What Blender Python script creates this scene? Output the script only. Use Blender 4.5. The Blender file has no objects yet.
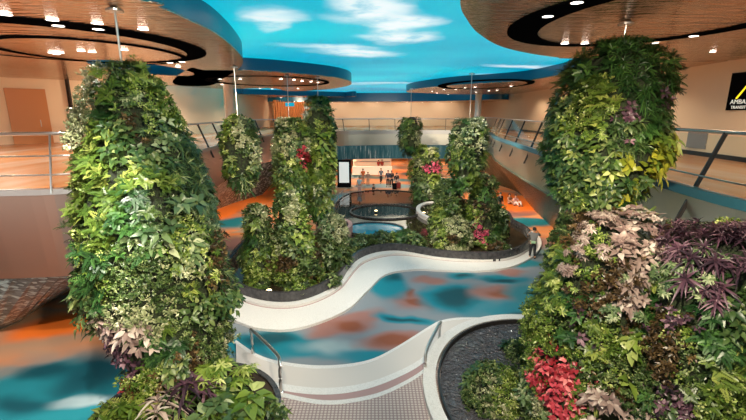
import bpy, bmesh, math, random
import numpy as np
from mathutils import Vector, Matrix

SC = bpy.context.scene
COL = SC.collection
PI = math.pi
random.seed(7)
RNG = np.random.default_rng(11)

# ------------------------------------------------------------------ camera
F_PX, EYE = 415.0, 7.6
PITCH = math.atan((210 - 113) / F_PX)
cam_d = bpy.data.cameras.new('camera')
cam_d.sensor_width = 36.0
cam_d.lens = F_PX / 746 * 36
cam_d.clip_end = 300
cam = bpy.data.objects.new('camera', cam_d)
cam.location = (0, 0, EYE)
cam.rotation_euler = (PI / 2 - PITCH, 0, 0)
COL.objects.link(cam)
SC.camera = cam
cP, sP = math.cos(PITCH), math.sin(PITCH)

# ------------------------------------------------------------------ view, world and large lights
SC.view_settings.view_transform = 'Standard'
SC.view_settings.look = 'None'
SC.view_settings.gamma = 1.0
SC.view_settings.use_curve_mapping = False
SC.view_settings.exposure = 0.12
w = bpy.data.worlds.new('world')
SC.world = w
w.use_nodes = True
w.node_tree.nodes['Background'].inputs[0].default_value = (1.0, 0.90, 0.82, 1)
w.node_tree.nodes['Background'].inputs[1].default_value = 0.6


def area_light(name, loc, target, size, size_y, power, color):
    d = bpy.data.lights.new(name, 'AREA')
    d.shape = 'RECTANGLE'
    d.size, d.size_y, d.energy, d.color = size, size_y, power, color
    o = bpy.data.objects.new(name, d)
    o.location = loc
    o.rotation_euler = (Vector(target) - Vector(loc)).to_track_quat('-Z', 'Y').to_euler()
    COL.objects.link(o)
    return o


def spot_light(name, loc, target, power, color, angle=60, blend=.6, radius=.12):
    d = bpy.data.lights.new(name, 'SPOT')
    d.energy, d.color, d.spot_size, d.spot_blend = power, color, math.radians(angle), blend
    d.shadow_soft_size = radius
    o = bpy.data.objects.new(name, d)
    o.location = loc
    o.rotation_euler = (Vector(target) - Vector(loc)).to_track_quat('-Z', 'Y').to_euler()
    COL.objects.link(o)
    return o


WARM, AMBER, NEUT, GARDEN = (1, .80, .58), (1, .62, .32), (1, .93, .82), (1, .86, .62)
# unseen key spots, added high over viewer and garden to light the plants
spot_light('garden_key', (2.5, -1.0, 9.5), (-4.4, 8.6, 5.5), 6800, GARDEN, 52)
spot_light('garden_key', (1.0, 2.0, 9.5), (5.0, 8.6, 3.2), 5200, GARDEN, 62)
spot_light('garden_key', (-1.5, 3.0, 9.5), (-3.6, 7.6, 1.0), 2600, GARDEN, 50)
spot_light('garden_key', (3.0, 3.5, 9.5), (5.5, 9.2, 7.2), 1500, WARM, 60)
spot_light('garden_key', (0.5, 9.5, 9.55), (-3.6, 17.0, 2.0), 3800, GARDEN, 55)
spot_light('garden_key', (0.5, 13, 9.55), (5.4, 22.5, 2.8), 6500, GARDEN, 50)
spot_light('garden_key', (-1.0, 15, 9.55), (-4.5, 23.5, 4.5), 5000, WARM, 45)
spot_light('garden_key', (-2.0, 11, 9.55), (-6.1, 19, 6.0), 2000, WARM, 35)
spot_light('garden_key', (1.0, 26, 9.55), (4.2, 36, 4.0), 4500, WARM, 40)
spot_light('path_fill', (-1.0, 12.5, 9.5), (-1.5, 14.5, 0), 1000, NEUT, 75)  # fill spots added to brighten the floor, with no fittings of their own
spot_light('path_fill', (2.5, 16, 9.5), (3.0, 18.0, 0), 1250, NEUT, 75)
spot_light('path_fill', (1.2, 8, 9.5), (-.8, 10.5, 0), 550, NEUT, 60)
spot_light('path_fill', (3.2, 25, 9.5), (10.2, 27, 0), 7000, WARM, 70)
spot_light('path_fill', (3.5, 30, 9.5), (10.5, 35, 0), 7000, WARM, 70)
spot_light('path_fill', (-3.2, 29, 9.5), (-10.5, 31, 0), 4500, WARM, 60)
spot_light('path_fill', (-3.0, 3.5, 9.5), (-10.5, 13, 0), 6000, NEUT, 42)
spot_light('path_fill', (-9.5, 1.5, 8.6), (-10.8, 12.6, 0), 4500, NEUT, 55)
spot_light('wall_washer', (-11.5, 27.5, 9.4), (-17, 30.5, 7.4), 900, WARM, 100)
spot_light('facade_fill', (-1, 34, 9.5), (1, 44, 3.8), 2600, NEUT, 70)  # fill added to lift the dark far fascia
spot_light('facade_fill', (6, 34, 9.5), (7, 44, 3.8), 2000, NEUT, 70)
spot_light('pond_spot', (1, 22, 9.5), (1, 28, 0), 1800, WARM, 80)
for x, y, p, c_ in ((11, 8, 260, WARM), (11.2, 14, 260, WARM), (11.5, 21, 260, WARM), (12.3, 29, 260, WARM), (13, 38, 260, WARM), (-12, 12, 500, WARM), (-15, 17, 650, NEUT), (-19, 15, 800, NEUT),
                    (-13, 24, 900, NEUT), (-12.5, 33, 700, NEUT), (-11, 42, 500, WARM), (-6, 52, 300, WARM), (2, 51, 300, WARM), (9, 51, 300, WARM),
                    (-6, 26, 700, NEUT), (8, 30, 700, NEUT), (7.5, 22, 500, NEUT), (-5.5, 15, 500, NEUT), (-7, 9.5, 300, NEUT)):
    spot_light('ceiling_fill', (x, y, 9.5 if y < 48 else 8.9), (x, y, 0), p, c_, 150, .5, .1)  # wide fill spots added as ambient under corridors and canopies
spot_light('wall_washer', (-10.5, 53.5, 9.4), (-10.5, 57.2, 7.0), 500, WARM, 120, .6, .1)
for x in (-10, -5, 0, 5, 10):
    spot_light('wall_washer', (x, 58.5, 8.95), (x, 62, 7.2), 260, WARM, 110, .6, .1)
for x, y in ((-3, 47), (2, 47), (7, 47), (12, 48), (-3, 54), (3, 56), (9, 56), (3, 64), (10, 64)):
    spot_light('under_mezz_fill', (x, y, 2.85), (x, y, 0), 520, WARM, 150, .5, .1)  # fill added under the far slab to brighten shops and floor
for x, y in ((-9, -2), (0, -2), (8, -2)):
    spot_light('undercroft_fill', (x, y, 5.4), (x, y, 0), 500, WARM, 150, .5, .1)  # unseen fill added below the near slab so the fascia mirrors a lit floor
for x, y in ((-10.3, 24), (-10.5, 30), (-10, 36)):
    spot_light('under_mezz_fill', (x, y, 2.6), (x, y, 0), 260, WARM, 150, .5, .1)  # fill added below the left balcony to brighten the orange floor


def at(px, py, z=0.0):
    """The point of the level z that the photograph shows at this pixel."""
    u, v = (px - 373) / F_PX, (210 - py) / F_PX
    d = (u, cP + v * sP, -sP + v * cP)
    t = (z - EYE) / d[2]
    return (d[0] * t, d[1] * t)


# ------------------------------------------------------------------ materials
def mat(name, color=(.5, .5, .5), rough=.5, metal=0.0, spec=.5, emit=None, emit_s=0.0):
    m = bpy.data.materials.new(name)
    m.use_nodes = True
    b = m.node_tree.nodes['Principled BSDF']
    b.inputs['Base Color'].default_value = (*color, 1)
    b.inputs['Roughness'].default_value = rough
    b.inputs['Metallic'].default_value = metal
    b.inputs['Specular IOR Level'].default_value = spec
    if emit:
        b.inputs['Emission Color'].default_value = (*emit, 1)
        b.inputs['Emission Strength'].default_value = emit_s
    return m


class G:
    """Small helper to write node graphs."""
    def __init__(self, m):
        self.t = m.node_tree
        self.b = self.t.nodes.get('Principled BSDF')

    def n(self, kind, **kw):
        nd = self.t.nodes.new(kind)
        for k, v in kw.items():
            setattr(nd, k, v)
        return nd

    def l(self, a, b):
        self.t.links.new(a, b)

    def coords(self):
        return self.n('ShaderNodeTexCoord').outputs['Object']

    def noise(self, vec, scale, detail=3, rough=.5):
        nd = self.n('ShaderNodeTexNoise')
        nd.inputs['Scale'].default_value = scale
        nd.inputs['Detail'].default_value = detail
        nd.inputs['Roughness'].default_value = rough
        if vec is not None:
            self.l(vec, nd.inputs['Vector'])
        return nd

    def ramp(self, fac, stops):
        nd = self.n('ShaderNodeValToRGB')
        el = nd.color_ramp.elements
        while len(el) < len(stops):
            el.new(.5)
        for e, (p, c) in zip(el, stops):
            e.position = p
            e.color = (*c, 1)
        self.l(fac, nd.inputs['Fac'])
        return nd.outputs['Color']

    def mix(self, fac, a, b):
        nd = self.n('ShaderNodeMix', data_type='RGBA')
        for sock, v in ((nd.inputs[0], fac), (nd.inputs[6], a), (nd.inputs[7], b)):
            if isinstance(v, (int, float)):
                sock.default_value = v
            elif isinstance(v, tuple):
                sock.default_value = (*v, 1)
            else:
                self.l(v, sock)
        return nd.outputs[2]

    def mapping(self, vec, loc=(0, 0, 0), rot=(0, 0, 0), scale=(1, 1, 1)):
        nd = self.n('ShaderNodeMapping')
        nd.vector_type = 'TEXTURE'
        self.l(vec, nd.inputs['Vector'])
        nd.inputs['Location'].default_value = loc
        nd.inputs['Rotation'].default_value = rot
        nd.inputs['Scale'].default_value = scale
        return nd.outputs['Vector']

    def length(self, vec):
        nd = self.n('ShaderNodeVectorMath', operation='LENGTH')
        self.l(vec, nd.inputs[0])
        return nd.outputs['Value']

    def maprange(self, v, a, b, c=0.0, d=1.0, smooth=True):
        nd = self.n('ShaderNodeMapRange')
        nd.interpolation_type = 'SMOOTHSTEP' if smooth else 'LINEAR'
        self.l(v, nd.inputs['Value'])
        for i, x in zip(('From Min', 'From Max', 'To Min', 'To Max'), (a, b, c, d)):
            nd.inputs[i].default_value = x
        return nd.outputs['Result']

    def bump(self, h, strength=.3, dist=.05):
        nd = self.n('ShaderNodeBump')
        nd.inputs['Strength'].default_value = strength
        nd.inputs['Distance'].default_value = dist
        self.l(h, nd.inputs['Height'])
        self.l(nd.outputs['Normal'], self.b.inputs['Normal'])

    def warp(self, vec, scale, amount):
        nz = self.noise(vec, scale, 2)
        s = self.n('ShaderNodeVectorMath', operation='SUBTRACT')
        self.l(nz.outputs['Color'], s.inputs[0])
        s.inputs[1].default_value = (.5, .5, .5)
        k = self.n('ShaderNodeVectorMath', operation='SCALE')
        self.l(s.outputs[0], k.inputs[0])
        k.inputs['Scale'].default_value = amount
        a = self.n('ShaderNodeVectorMath', operation='ADD')
        self.l(vec, a.inputs[0])
        self.l(k.outputs[0], a.inputs[1])
        return a.outputs[0]


def metal_sheet(name, color, rough, nscale, nstr, stretch=(1, 1, 1)):
    m = mat(name, color, rough, 1.0)
    g = G(m)
    v = g.mapping(g.coords(), scale=stretch)
    nz = g.noise(v, nscale, 3)
    g.bump(nz.outputs['Fac'], nstr, .1)
    return m


M = {}
M['copper'] = metal_sheet('rippled_copper', (.62, .44, .33), .15, 3.6, 1.0, (2.6, .5, 1))
M['blue_rim'] = mat('deep_blue_rim', (.005, .11, .20), .3)
M['black_gloss'] = mat('black_gloss', (.005, .005, .006), .5, spec=0)
M['lamp'] = mat('lamp_lens', (1, 1, 1), .3, emit=(1, .93, .85), emit_s=7)
M['lamp_trim'] = mat('lamp_trim', (.7, .7, .7), .25, .8)
M['fascia'] = metal_sheet('bronze_mirror_fascia', (.60, .45, .38), .3, .5, .08)
M['fascia_side'] = metal_sheet('silver_bronze_fascia', (.62, .60, .52), .36, .6, .1)
M['steel'] = mat('brushed_steel', (.62, .60, .58), .3, 1)
M['dark_steel'] = mat('dark_steel', (.05, .045, .045), .35, .6)
M['white_stone'] = mat('white_terrazzo', (.80, .78, .76), .5)
g = G(M['white_stone'])
nz = g.noise(g.coords(), 34, 2)
g.l(g.ramp(nz.outputs['Fac'], [(.35, (.52, .51, .51)), (.55, (.62, .61, .61))]), g.b.inputs['Base Color'])
M['granite'] = mat('dark_granite', (.045, .045, .05), .25)
g = G(M['granite'])
nz = g.noise(g.coords(), 6, 4)
g.l(g.ramp(nz.outputs['Fac'], [(.35, (.022, .022, .026)), (.65, (.055, .052, .056))]), g.b.inputs['Base Color'])
M['soil'] = mat('dark_soil', (.03, .018, .01), .9)
M['trunk'] = mat('mossy_felt', (.022, .025, .014), .9)
g = G(M['trunk'])
nz = g.noise(g.coords(), 9, 5, .7)
g.l(g.ramp(nz.outputs['Fac'], [(.4, (.012, .014, .008)), (.6, (.035, .06, .018))]), g.b.inputs['Base Color'])
g.bump(nz.outputs['Fac'], 1.0, .2)
M['peach'] = mat('peach_wall', (.84, .64, .44), .45)
M['orange_wood'] = mat('orange_wood', (.55, .22, .07), .4)
M['white_paint'] = mat('white_paint', (.8, .78, .74), .5)
M['glass'] = mat('clear_glass', (.85, .95, .95), .03)
_b = M['glass'].node_tree.nodes['Principled BSDF']
_b.inputs['Transmission Weight'].default_value = 1.0
_b.inputs['IOR'].default_value = 1.05
M['glass'].diffuse_color = (1, 1, 1, .3)

# pond water: dark and glossy with small ripples
M['water'] = mat('dark_pond_water', (.022, .016, .010), .04, spec=.9)
g = G(M['water'])
nz = g.noise(g.coords(), 3.0, 2)
g.bump(nz.outputs['Fac'], .10, .03)
M['ripple_water'] = mat('rippling_water', (.075, .07, .08), .10, spec=1.0)
g = G(M['ripple_water'])
nz = g.noise(g.warp(g.coords(), 2.0, .6), 8.0, 3)
g.bump(nz.outputs['Fac'], .9, .2)

# mirrored mosaic on the undercut slope
M['mosaic'] = mat('mirror_mosaic', (.30, .40, .42), .3, .25)
g = G(M['mosaic'])
v = g.n('ShaderNodeTexVoronoi')
v.inputs['Scale'].default_value = 7.0
g.l(g.coords(), v.inputs['Vector'])
g.l(g.ramp(v.outputs['Color'], [(.3, (.008, .05, .075)), (.6, (.10, .18, .22)), (.75, (.48, .64, .68))]), g.b.inputs['Base Color'])
sv = g.n('ShaderNodeSeparateColor')
g.l(v.outputs['Color'], sv.inputs[0])
g.bump(sv.outputs[0], .6, .05)

M['green_cladding'] = _gc = metal_sheet('dark_green_cladding', (.055, .065, .04), .3, 5.0, .8, (1, .3, 1))
_gc.node_tree.nodes['Principled BSDF'].inputs['Metallic'].default_value = .3
# mezzanine floor: warm polished timber and stone
M['mezz_floor'] = mat('warm_polished_floor', (.55, .36, .24), .25)
g = G(M['mezz_floor'])
co = g.coords()
nz = g.noise(g.mapping(co, scale=(1, 6, 1)), .8, 3)
g.l(g.ramp(nz.outputs['Fac'], [(.35, (.60, .24, .08)), (.55, (.66, .36, .20)), (.7, (.70, .50, .38))]), g.b.inputs['Base Color'])

# far band: dark teal sheet with pale vertical streaks of falling light
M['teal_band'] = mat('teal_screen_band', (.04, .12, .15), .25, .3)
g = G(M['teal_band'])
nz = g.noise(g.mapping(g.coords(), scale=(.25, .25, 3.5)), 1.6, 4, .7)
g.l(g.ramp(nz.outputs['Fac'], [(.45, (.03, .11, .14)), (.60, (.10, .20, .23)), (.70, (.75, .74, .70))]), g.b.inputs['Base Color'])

# terrace materials
M['pink_step'] = mat('pink_grey_step', (.33, .21, .21), .55)
M['dot_white'] = mat('dotted_white_tread', (.74, .69, .64), .5)
g = G(M['dot_white'])
v = g.n('ShaderNodeTexVoronoi')
v.inputs['Scale'].default_value = 13.0
v.inputs['Randomness'].default_value = 0.0
g.l(g.coords(), v.inputs['Vector'])
g.l(g.ramp(v.outputs['Distance'], [(.28, (.36, .31, .29)), (.40, (.52, .48, .46))]), g.b.inputs['Base Color'])
M['dot_pink'] = mat('dotted_pink_terrace', (.45, .36, .35), .55)
g = G(M['dot_pink'])
v = g.n('ShaderNodeTexVoronoi')
v.inputs['Scale'].default_value = 11.0
v.inputs['Randomness'].default_value = 0.0
g.l(g.coords(), v.inputs['Vector'])
g.l(g.ramp(v.outputs['Distance'], [(.30, (.48, .41, .37)), (.42, (.26, .185, .195))]), g.b.inputs['Base Color'])

# ground floor carpet print: pools of teal, navy, lilac grey, salmon, rust and orange
TEAL, NAVY, GREY, AQUA = (.012, .16, .20), (.004, .055, .075), (.18, .205, .235), (.006, .17, .23)
SALM, RUST, ORNG, TAN, PALE = (.26, .125, .11), (.21, .062, .03), (.85, .17, .02), (.42, .24, .15), (.25, .33, .36)
M['carpet'] = mat('printed_garden_floor', GREY, .55, spec=.3)
g = G(M['carpet'])
co = g.coords()
wv = g.warp(co, .55, 1.3)
# base: orange and tan far away, lilac grey among the planters (by place on the floor)
sx = g.n('ShaderNodeSeparateXYZ')
g.l(wv, sx.inputs[0])
nz = g.noise(g.mapping(wv, scale=(1.8, 1, 1)), .33, 3)
far = g.ramp(nz.outputs['Fac'], [(.36, (.05, .17, .17)), (.44, (.35, .26, .19)), (.52, (.72, .22, .06)), (.66, (.62, .30, .16))])
base = g.mix(g.maprange(sx.outputs['Y'], 20.5, 24.0), GREY, far)
side = g.mix(g.maprange(sx.outputs['X'], -9.0, -7.0), far, base)


def blob(prev, px, py, rx, ry, color, soft=.55, rot=0):
    """One printed pool of colour; rx and ry in metres on the floor."""
    x, y = at(px, py)
    L = g.length(g.mapping(wv, (x, y, 0), (0, 0, math.radians(rot)), (rx, ry, 1)))
    return g.mix(g.maprange(L, 1.0 + soft * .35, 1.0 - soft, 0, 1), prev, color)


c = side
for a in [(60, 400, 5.0, 2.7, TEAL, .5), (20, 335, 3.4, 1.8, TAN, .5), (58, 326, 1.8, 1.1, ORNG, .5, 30), (5, 300, 2.2, 1.0, TEAL, .5),
          (48, 372, 1.0, .5, NAVY, .7), (95, 372, 1.1, 1.4, NAVY, .6), (80, 402, 1.0, .35, PALE, .6), (20, 405, 1.4, .5, NAVY, .8),
          (265, 345, 2.3, .95, AQUA, .5), (266, 341, 1.0, .55, NAVY, .7), (310, 352, 1.6, .55, AQUA, .8), (338, 348, 1.6, .5, PALE, .7),
          (378, 356, 1.6, .55, AQUA, .7), (345, 324, 1.9, .9, SALM, .4, 30), (348, 326, .75, .45, RUST, .6),
          (396, 342, 1.35, .75, SALM, .4), (394, 342, .85, .45, RUST, .5), (404, 319, 1.5, .40, AQUA, .5, -18), (404, 319, .8, .18, NAVY, .7, -18),
          (412, 300, 1.1, 1.0, SALM, .5), (416, 303, .7, .3, RUST, .6, -20), (408, 293, .35, .6, RUST, .7), (424, 292, .6, .5, GREY, .6),
          (455, 297, 1.75, 1.7, AQUA, .4), (456, 297, 1.05, 1.15, NAVY, .6), (390, 285, .9, 1.8, AQUA, .5), (394, 278, .5, .6, NAVY, .8),
          (428, 281, .9, .45, SALM, .6), (462, 276, .9, .6, AQUA, .5), (465, 276, .55, .3, NAVY, .7),
          (500, 293, 1.6, 1.0, SALM, .5), (505, 294, .75, .5, RUST, .6), (505, 279, 1.6, .6, AQUA, .5), (502, 280, .9, .3, NAVY, .7),
          (512, 272, .9, .5, SALM, .6), (520, 312, 2.2, 1.3, AQUA, .5), (535, 300, 1.2, 2.2, TEAL, .5), (526, 318, 1.1, .5, NAVY, .8),
          (520, 262, 1.2, .8, TEAL, .5), (524, 240, 2.0, 2.0, SALM, .5), (518, 222, 3.4, 1.5, TEAL, .4), (512, 213, 2.4, 1.2, SALM, .5),
          (525, 206, 4.0, 2.6, ORNG, .5), (500, 197, 3.0, 3.5, ORNG, .6), (262, 190, 4.5, 9.0, ORNG, .4), (232, 222, 2.0, 2.2, TEAL, .5),
          (225, 212, 1.5, 3.0, ORNG, .5), (222, 245, 1.6, 2.0, SALM, .5), (350, 203, 3.4, 5.2, (.16, .36, .42), .35),
          (390, 186, 4.2, 1.6, (.22, .34, .36), .5), (400, 180, 2.0, 1.4, TEAL, .6), (375, 170, 6, 4, ORNG, .6), (405, 168, 4, 2.5, TAN, .6),
          (425, 172, 2.4, 1.6, TEAL, .6), (358, 176, 1.8, 1.6, TEAL, .7)]:
    c = blob(c, *a)
g.l(c, g.b.inputs['Base Color'])
nz = g.noise(co, 40, 2)
g.bump(nz.outputs['Fac'], .05, .01)

# LED sky ceiling
M['sky'] = mat('led_sky_screen', (0, 0, 0), .4)
g = G(M['sky'])
co = g.coords()
wv = g.warp(g.warp(co, .22, 3.0), .9, 1.0)
nz = g.noise(g.mapping(co, scale=(1.5, 1, 1)), .11, 3)
c = g.ramp(nz.outputs['Fac'], [(.3, (.0, .25, .44)), (.5, (.0, .43, .60)), (.7, (.004, .58, .70))])
fine = g.noise(co, 1.1, 5, .6).outputs['Fac']


def cloud(prev, px, py, rx, ry, rot=0, dens=1.0):
    x, y = at(px, py, 10.2)
    L = g.length(g.mapping(wv, (x, y, 10.2), (0, 0, math.radians(rot)), (rx, ry, 4)))
    k = g.maprange(L, 1.25, .25, 0, dens)
    mul = g.n('ShaderNodeMath', operation='MULTIPLY')
    g.l(k, mul.inputs[0])
    g.l(g.maprange(fine, .25, .58, .25, 1.0), mul.inputs[1])
    return g.mix(mul.outputs[0], prev, (.80, .90, .92))


for a in [(366, 6, 1.0, 2.0, 25, 1.0), (392, 22, 1.0, 2.0, -5, 1.0), (400, 38, 1.4, 1.4, 20, 1.0), (360, 52, 2.6, 1.2, 15, 1.0), (335, 47, 2.2, .7, 8, .75), 
          (272, 16, 1.0, 1.3, 20, .85), (283, 28, .5, 1.0, 0, .7), (262, 19, .8, .6, 30, .7), (528, 66, 2.6, .9, 15, .8), (388, 83, 4.5, 1.2, 5, .55), (484, 74, 1.4, .5, 10, .5),
          (330, 84, 5.0, 2.2, 0, .35), (398, 3, .6, .4, 0, .6)]:
    c = cloud(c, *a)
g.l(c, g.b.inputs['Emission Color'])
g.b.inputs['Emission Strength'].default_value = 1.0


# ------------------------------------------------------------------ object helpers
def tag(o, label=None, cat=None, group=None, kind=None):
    if label: o['label'] = label
    if cat: o['category'] = cat
    if group: o['group'] = group
    if kind: o['kind'] = kind
    return o


def empty(name, loc, label, cat, group=None):
    o = bpy.data.objects.new(name, None)
    o.location = loc
    o.empty_display_size = .2
    COL.objects.link(o)
    return tag(o, label, cat, group)


def link_mesh(name, me, m, parent=None, local=False):
    o = bpy.data.objects.new(name, me)
    if m is not None:
        for x in (m if isinstance(m, (list, tuple)) else [m]):
            me.materials.append(x)
    COL.objects.link(o)
    if parent is not None:
        o.parent = parent
        if not local:   # geometry is in world space: undo the parent's place
            p, mw = parent, Matrix.Identity(4)
            while p is not None:
                mw = p.matrix_basis @ mw
                p = p.parent
            o.matrix_basis = mw.inverted()
    return o


def bm_obj(name, bm, m, parent=None, smooth=False, kind=None, local=False):
    me = bpy.data.meshes.new(name)
    bmesh.ops.recalc_face_normals(bm, faces=bm.faces)
    bm.to_mesh(me)
    bm.free()
    if smooth:
        me.polygons.foreach_set('use_smooth', [True] * len(me.polygons))
    o = link_mesh(name, me, m, parent, local)
    if kind: o['kind'] = kind
    return o


def add_box(bm, lo, hi, rz=0.0, about=None):
    vs = [bm.verts.new((x, y, z)) for x in (lo[0], hi[0]) for y in (lo[1], hi[1]) for z in (lo[2], hi[2])]
    for f in ((0, 1, 3, 2), (4, 6, 7, 5), (0, 4, 5, 1), (2, 3, 7, 6), (0, 2, 6, 4), (1, 5, 7, 3)):
        bm.faces.new([vs[i] for i in f])
    if rz:
        bmesh.ops.rotate(bm, verts=vs, cent=about or ((lo[0] + hi[0]) / 2, (lo[1] + hi[1]) / 2, 0), matrix=Matrix.Rotation(rz, 3, 'Z'))
    return vs


def add_tube(bm, pts, r, n=8, closed=False):
    pts = [Vector(p) for p in pts]
    rings = []
    N = len(pts)
    for i, p in enumerate(pts):
        a = pts[(i - 1) % N] if closed or i > 0 else p
        b = pts[(i + 1) % N] if closed or i < N - 1 else p
        d = (b - a).normalized()
        u = d.cross(Vector((0, 0, 1)))
        if u.length < .02: u = d.cross(Vector((0, 1, 0)))
        u.normalize()
        v = u.cross(d)
        rr = r[i] if isinstance(r, (list, tuple)) else r
        rings.append([bm.verts.new(p + (u * math.cos(t) + v * math.sin(t)) * rr) for t in (2 * PI * k / n for k in range(n))])
    for i in range(N if closed else N - 1):
        A, B = rings[i], rings[(i + 1) % N]
        for k in range(n):
            bm.faces.new((A[k], A[(k + 1) % n], B[(k + 1) % n], B[k]))
    if not closed:
        bm.faces.new(rings[0]); bm.faces.new(rings[-1])


def add_lathe(bm, prof, n=24, cen=(0, 0, 0), cap=True):
    rings = [[bm.verts.new((cen[0] + r * math.cos(2 * PI * k / n), cen[1] + r * math.sin(2 * PI * k / n), cen[2] + z)) for k in range(n)] for r, z in prof]
    for A, B in zip(rings, rings[1:]):
        for k in range(n):
            bm.faces.new((A[k], A[(k + 1) % n], B[(k + 1) % n], B[k]))
    if cap:
        bm.faces.new(rings[0]); bm.faces.new(rings[-1])


def catmull(pts, per=8, closed=True):
    P = [Vector((*p, 0)) if len(p) == 2 else Vector(p) for p in pts]
    N = len(P)
    out = []
    for i in range(N if closed else N - 1):
        if closed:
            a, b, c_, d = P[(i - 1) % N], P[i], P[(i + 1) % N], P[(i + 2) % N]
        else:
            a, b, c_, d = P[max(i - 1, 0)], P[i], P[i + 1], P[min(i + 2, N - 1)]
        for k in range(per):
            t = k / per
            out.append(.5 * ((2 * b) + (c_ - a) * t + (2 * a - 5 * b + 4 * c_ - d) * t * t + (3 * b - a - 3 * c_ + d) * t ** 3))
    if not closed: out.append(P[-1])
    return out


def resample(pts, n, closed=False):
    P = [Vector(p) for p in pts] + ([Vector(pts[0])] if closed else [])
    L = [0]
    for a, b in zip(P, P[1:]): L.append(L[-1] + (b - a).length)
    out, j = [], 0
    for i in range(n):
        s = L[-1] * i / (n if closed else n - 1)
        while j < len(L) - 2 and L[j + 1] < s: j += 1
        t = (s - L[j]) / max(L[j + 1] - L[j], 1e-9)
        out.append(P[j].lerp(P[j + 1], min(t, 1)))
    return out


def slab(bm, pts, z0, z1, mi_side=0, mi_top=0, mi_bot=0):
    A = [bm.verts.new((p[0], p[1], z0)) for p in pts]
    B = [bm.verts.new((p[0], p[1], z1)) for p in pts]
    n = len(pts)
    for i in range(n):
        bm.faces.new((A[i], A[(i + 1) % n], B[(i + 1) % n], B[i])).material_index = mi_side
    bm.faces.new(A).material_index = mi_bot
    bm.faces.new(B).material_index = mi_top


def strip_wall(bm, pts, z0, z1, thick, closed=False):
    """A wall of constant thickness along a plan curve."""
    n = len(pts)
    rows = []
    for i, p in enumerate(pts):
        a = pts[(i - 1) % n] if closed or i > 0 else p
        b = pts[(i + 1) % n] if closed or i < n - 1 else p
        d = Vector((b[0] - a[0], b[1] - a[1])).normalized()
        nx, ny = d.y * thick / 2, -d.x * thick / 2
        rows.append([bm.verts.new(q) for q in ((p[0] - nx, p[1] - ny, z0), (p[0] - nx, p[1] - ny, z1), (p[0] + nx, p[1] + ny, z1), (p[0] + nx, p[1] + ny, z0))])
    for i in range(n if closed else n - 1):
        A, B = rows[i], rows[(i + 1) % n]
        for k in range(4):
            bm.faces.new((A[k], A[(k + 1) % 4], B[(k + 1) % 4], B[k]))
    if not closed:
        bm.faces.new(rows[0]); bm.faces.new(rows[-1])


def ribbon(bm, A, B, za, zb, thick, mi=0):
    """A flat band with thickness between two plan curves of equal length."""
    rows = []
    for p, q in zip(A, B):
        rows.append([bm.verts.new(v) for v in ((p[0], p[1], za), (q[0], q[1], zb), (q[0], q[1], zb - thick), (p[0], p[1], za - thick))])
    for R, S in zip(rows, rows[1:]):
        for k in range(4):
            bm.faces.new((R[k], R[(k + 1) % 4], S[(k + 1) % 4], S[k])).material_index = mi
    bm.faces.new(rows[0]); bm.faces.new(rows[-1])


def P2(*px, z=0.0):
    return [at(x, y, z) for x, y in px]


# ------------------------------------------------------------------ the setting
ZM, ZC, ZS = 5.8, 9.6, 10.2          # mezzanine floor, canopy soffit, LED sky
bm = bmesh.new()
slab(bm, [(-36, -6), (36, -6), (36, 76), (-36, 76)], -.2, 0)
bm_obj('floor', bm, M['carpet'], kind='structure')
bm = bmesh.new()
slab(bm, [(-30, 0), (30, 0), (30, 64), (-30, 64)], ZS, ZS + .15)
bm_obj('ceiling', bm, M['sky'], kind='structure')

LOOP = [(8.2, 4), (7.75, 8.6), (7.95, 11.5), (7.9, 15), (8.0, 19), (8.7, 26), (9.6, 33), (10.8, 39), (10.2, 43.2), (7, 44.5), (3, 44.7), (-1, 44.2), (-4, 43),
        (-7, 39), (-9, 34), (-9.2, 28), (-8.6, 22), (-8.0, 17), (-7.2, 13.2), (-6.7, 11.2), (-7.3, 10.0), (-9, 9.6), (-14, 9.2), (-18, 7), (-17, 3), (-10, 1.2), (0, 1.0), (6, 1.3)]
K = 6
loop = catmull(LOOP, K)
NL = len(loop)


def seg(a, b):
    """Loop vertices from control point a to b."""
    return list(range(a * K, b * K + 1))


def out_n(i):
    d = loop[(i + 1) % NL] - loop[(i - 1) % NL]
    n = Vector((d.y, -d.x, 0)).normalized()
    return n


# the mezzanine slab, a plate with the void cut out of it
bm = bmesh.new()
ed = []
for L in (loop, [Vector((-26, -6)), Vector((26, -6)), Vector((26, 64)), Vector((-26, 64))]):
    vs = [bm.verts.new((p[0], p[1], ZM)) for p in L]
    ed += [bm.edges.new((vs[i], vs[(i + 1) % len(vs)])) for i in range(len(vs))]
bmesh.ops.triangle_fill(bm, use_beauty=True, edges=ed)
ex = bmesh.ops.extrude_face_region(bm, geom=bm.faces[:])
bmesh.ops.translate(bm, verts=[v for v in ex['geom'] if isinstance(v, bmesh.types.BMVert)], vec=(0, 0, -.3))
bm_obj('floor_mezzanine', bm, M['mezz_floor'], kind='structure')


def fascia(name, idx, z0, z1, m, inset=.04, lean=0.0):
    bm = bmesh.new()
    rows = []
    for i in idx:
        p, n = loop[i % NL], out_n(i)
        a, b = p - n * inset, p - n * inset + n * lean
        c_ = p + n * .1
        rows.append([bm.verts.new(v) for v in ((a.x, a.y, z1), (b.x, b.y, z0), (c_.x + n.x * lean, c_.y + n.y * lean, z0), (c_.x, c_.y, z1))])
    for A, B in zip(rows, rows[1:]):
        for k in range(4):
            bm.faces.new((A[k], A[(k + 1) % 4], B[(k + 1) % 4], B[k]))
    bm.faces.new(rows[0]); bm.faces.new(rows[-1])
    return bm_obj(name, bm, m, kind='structure')


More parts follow.
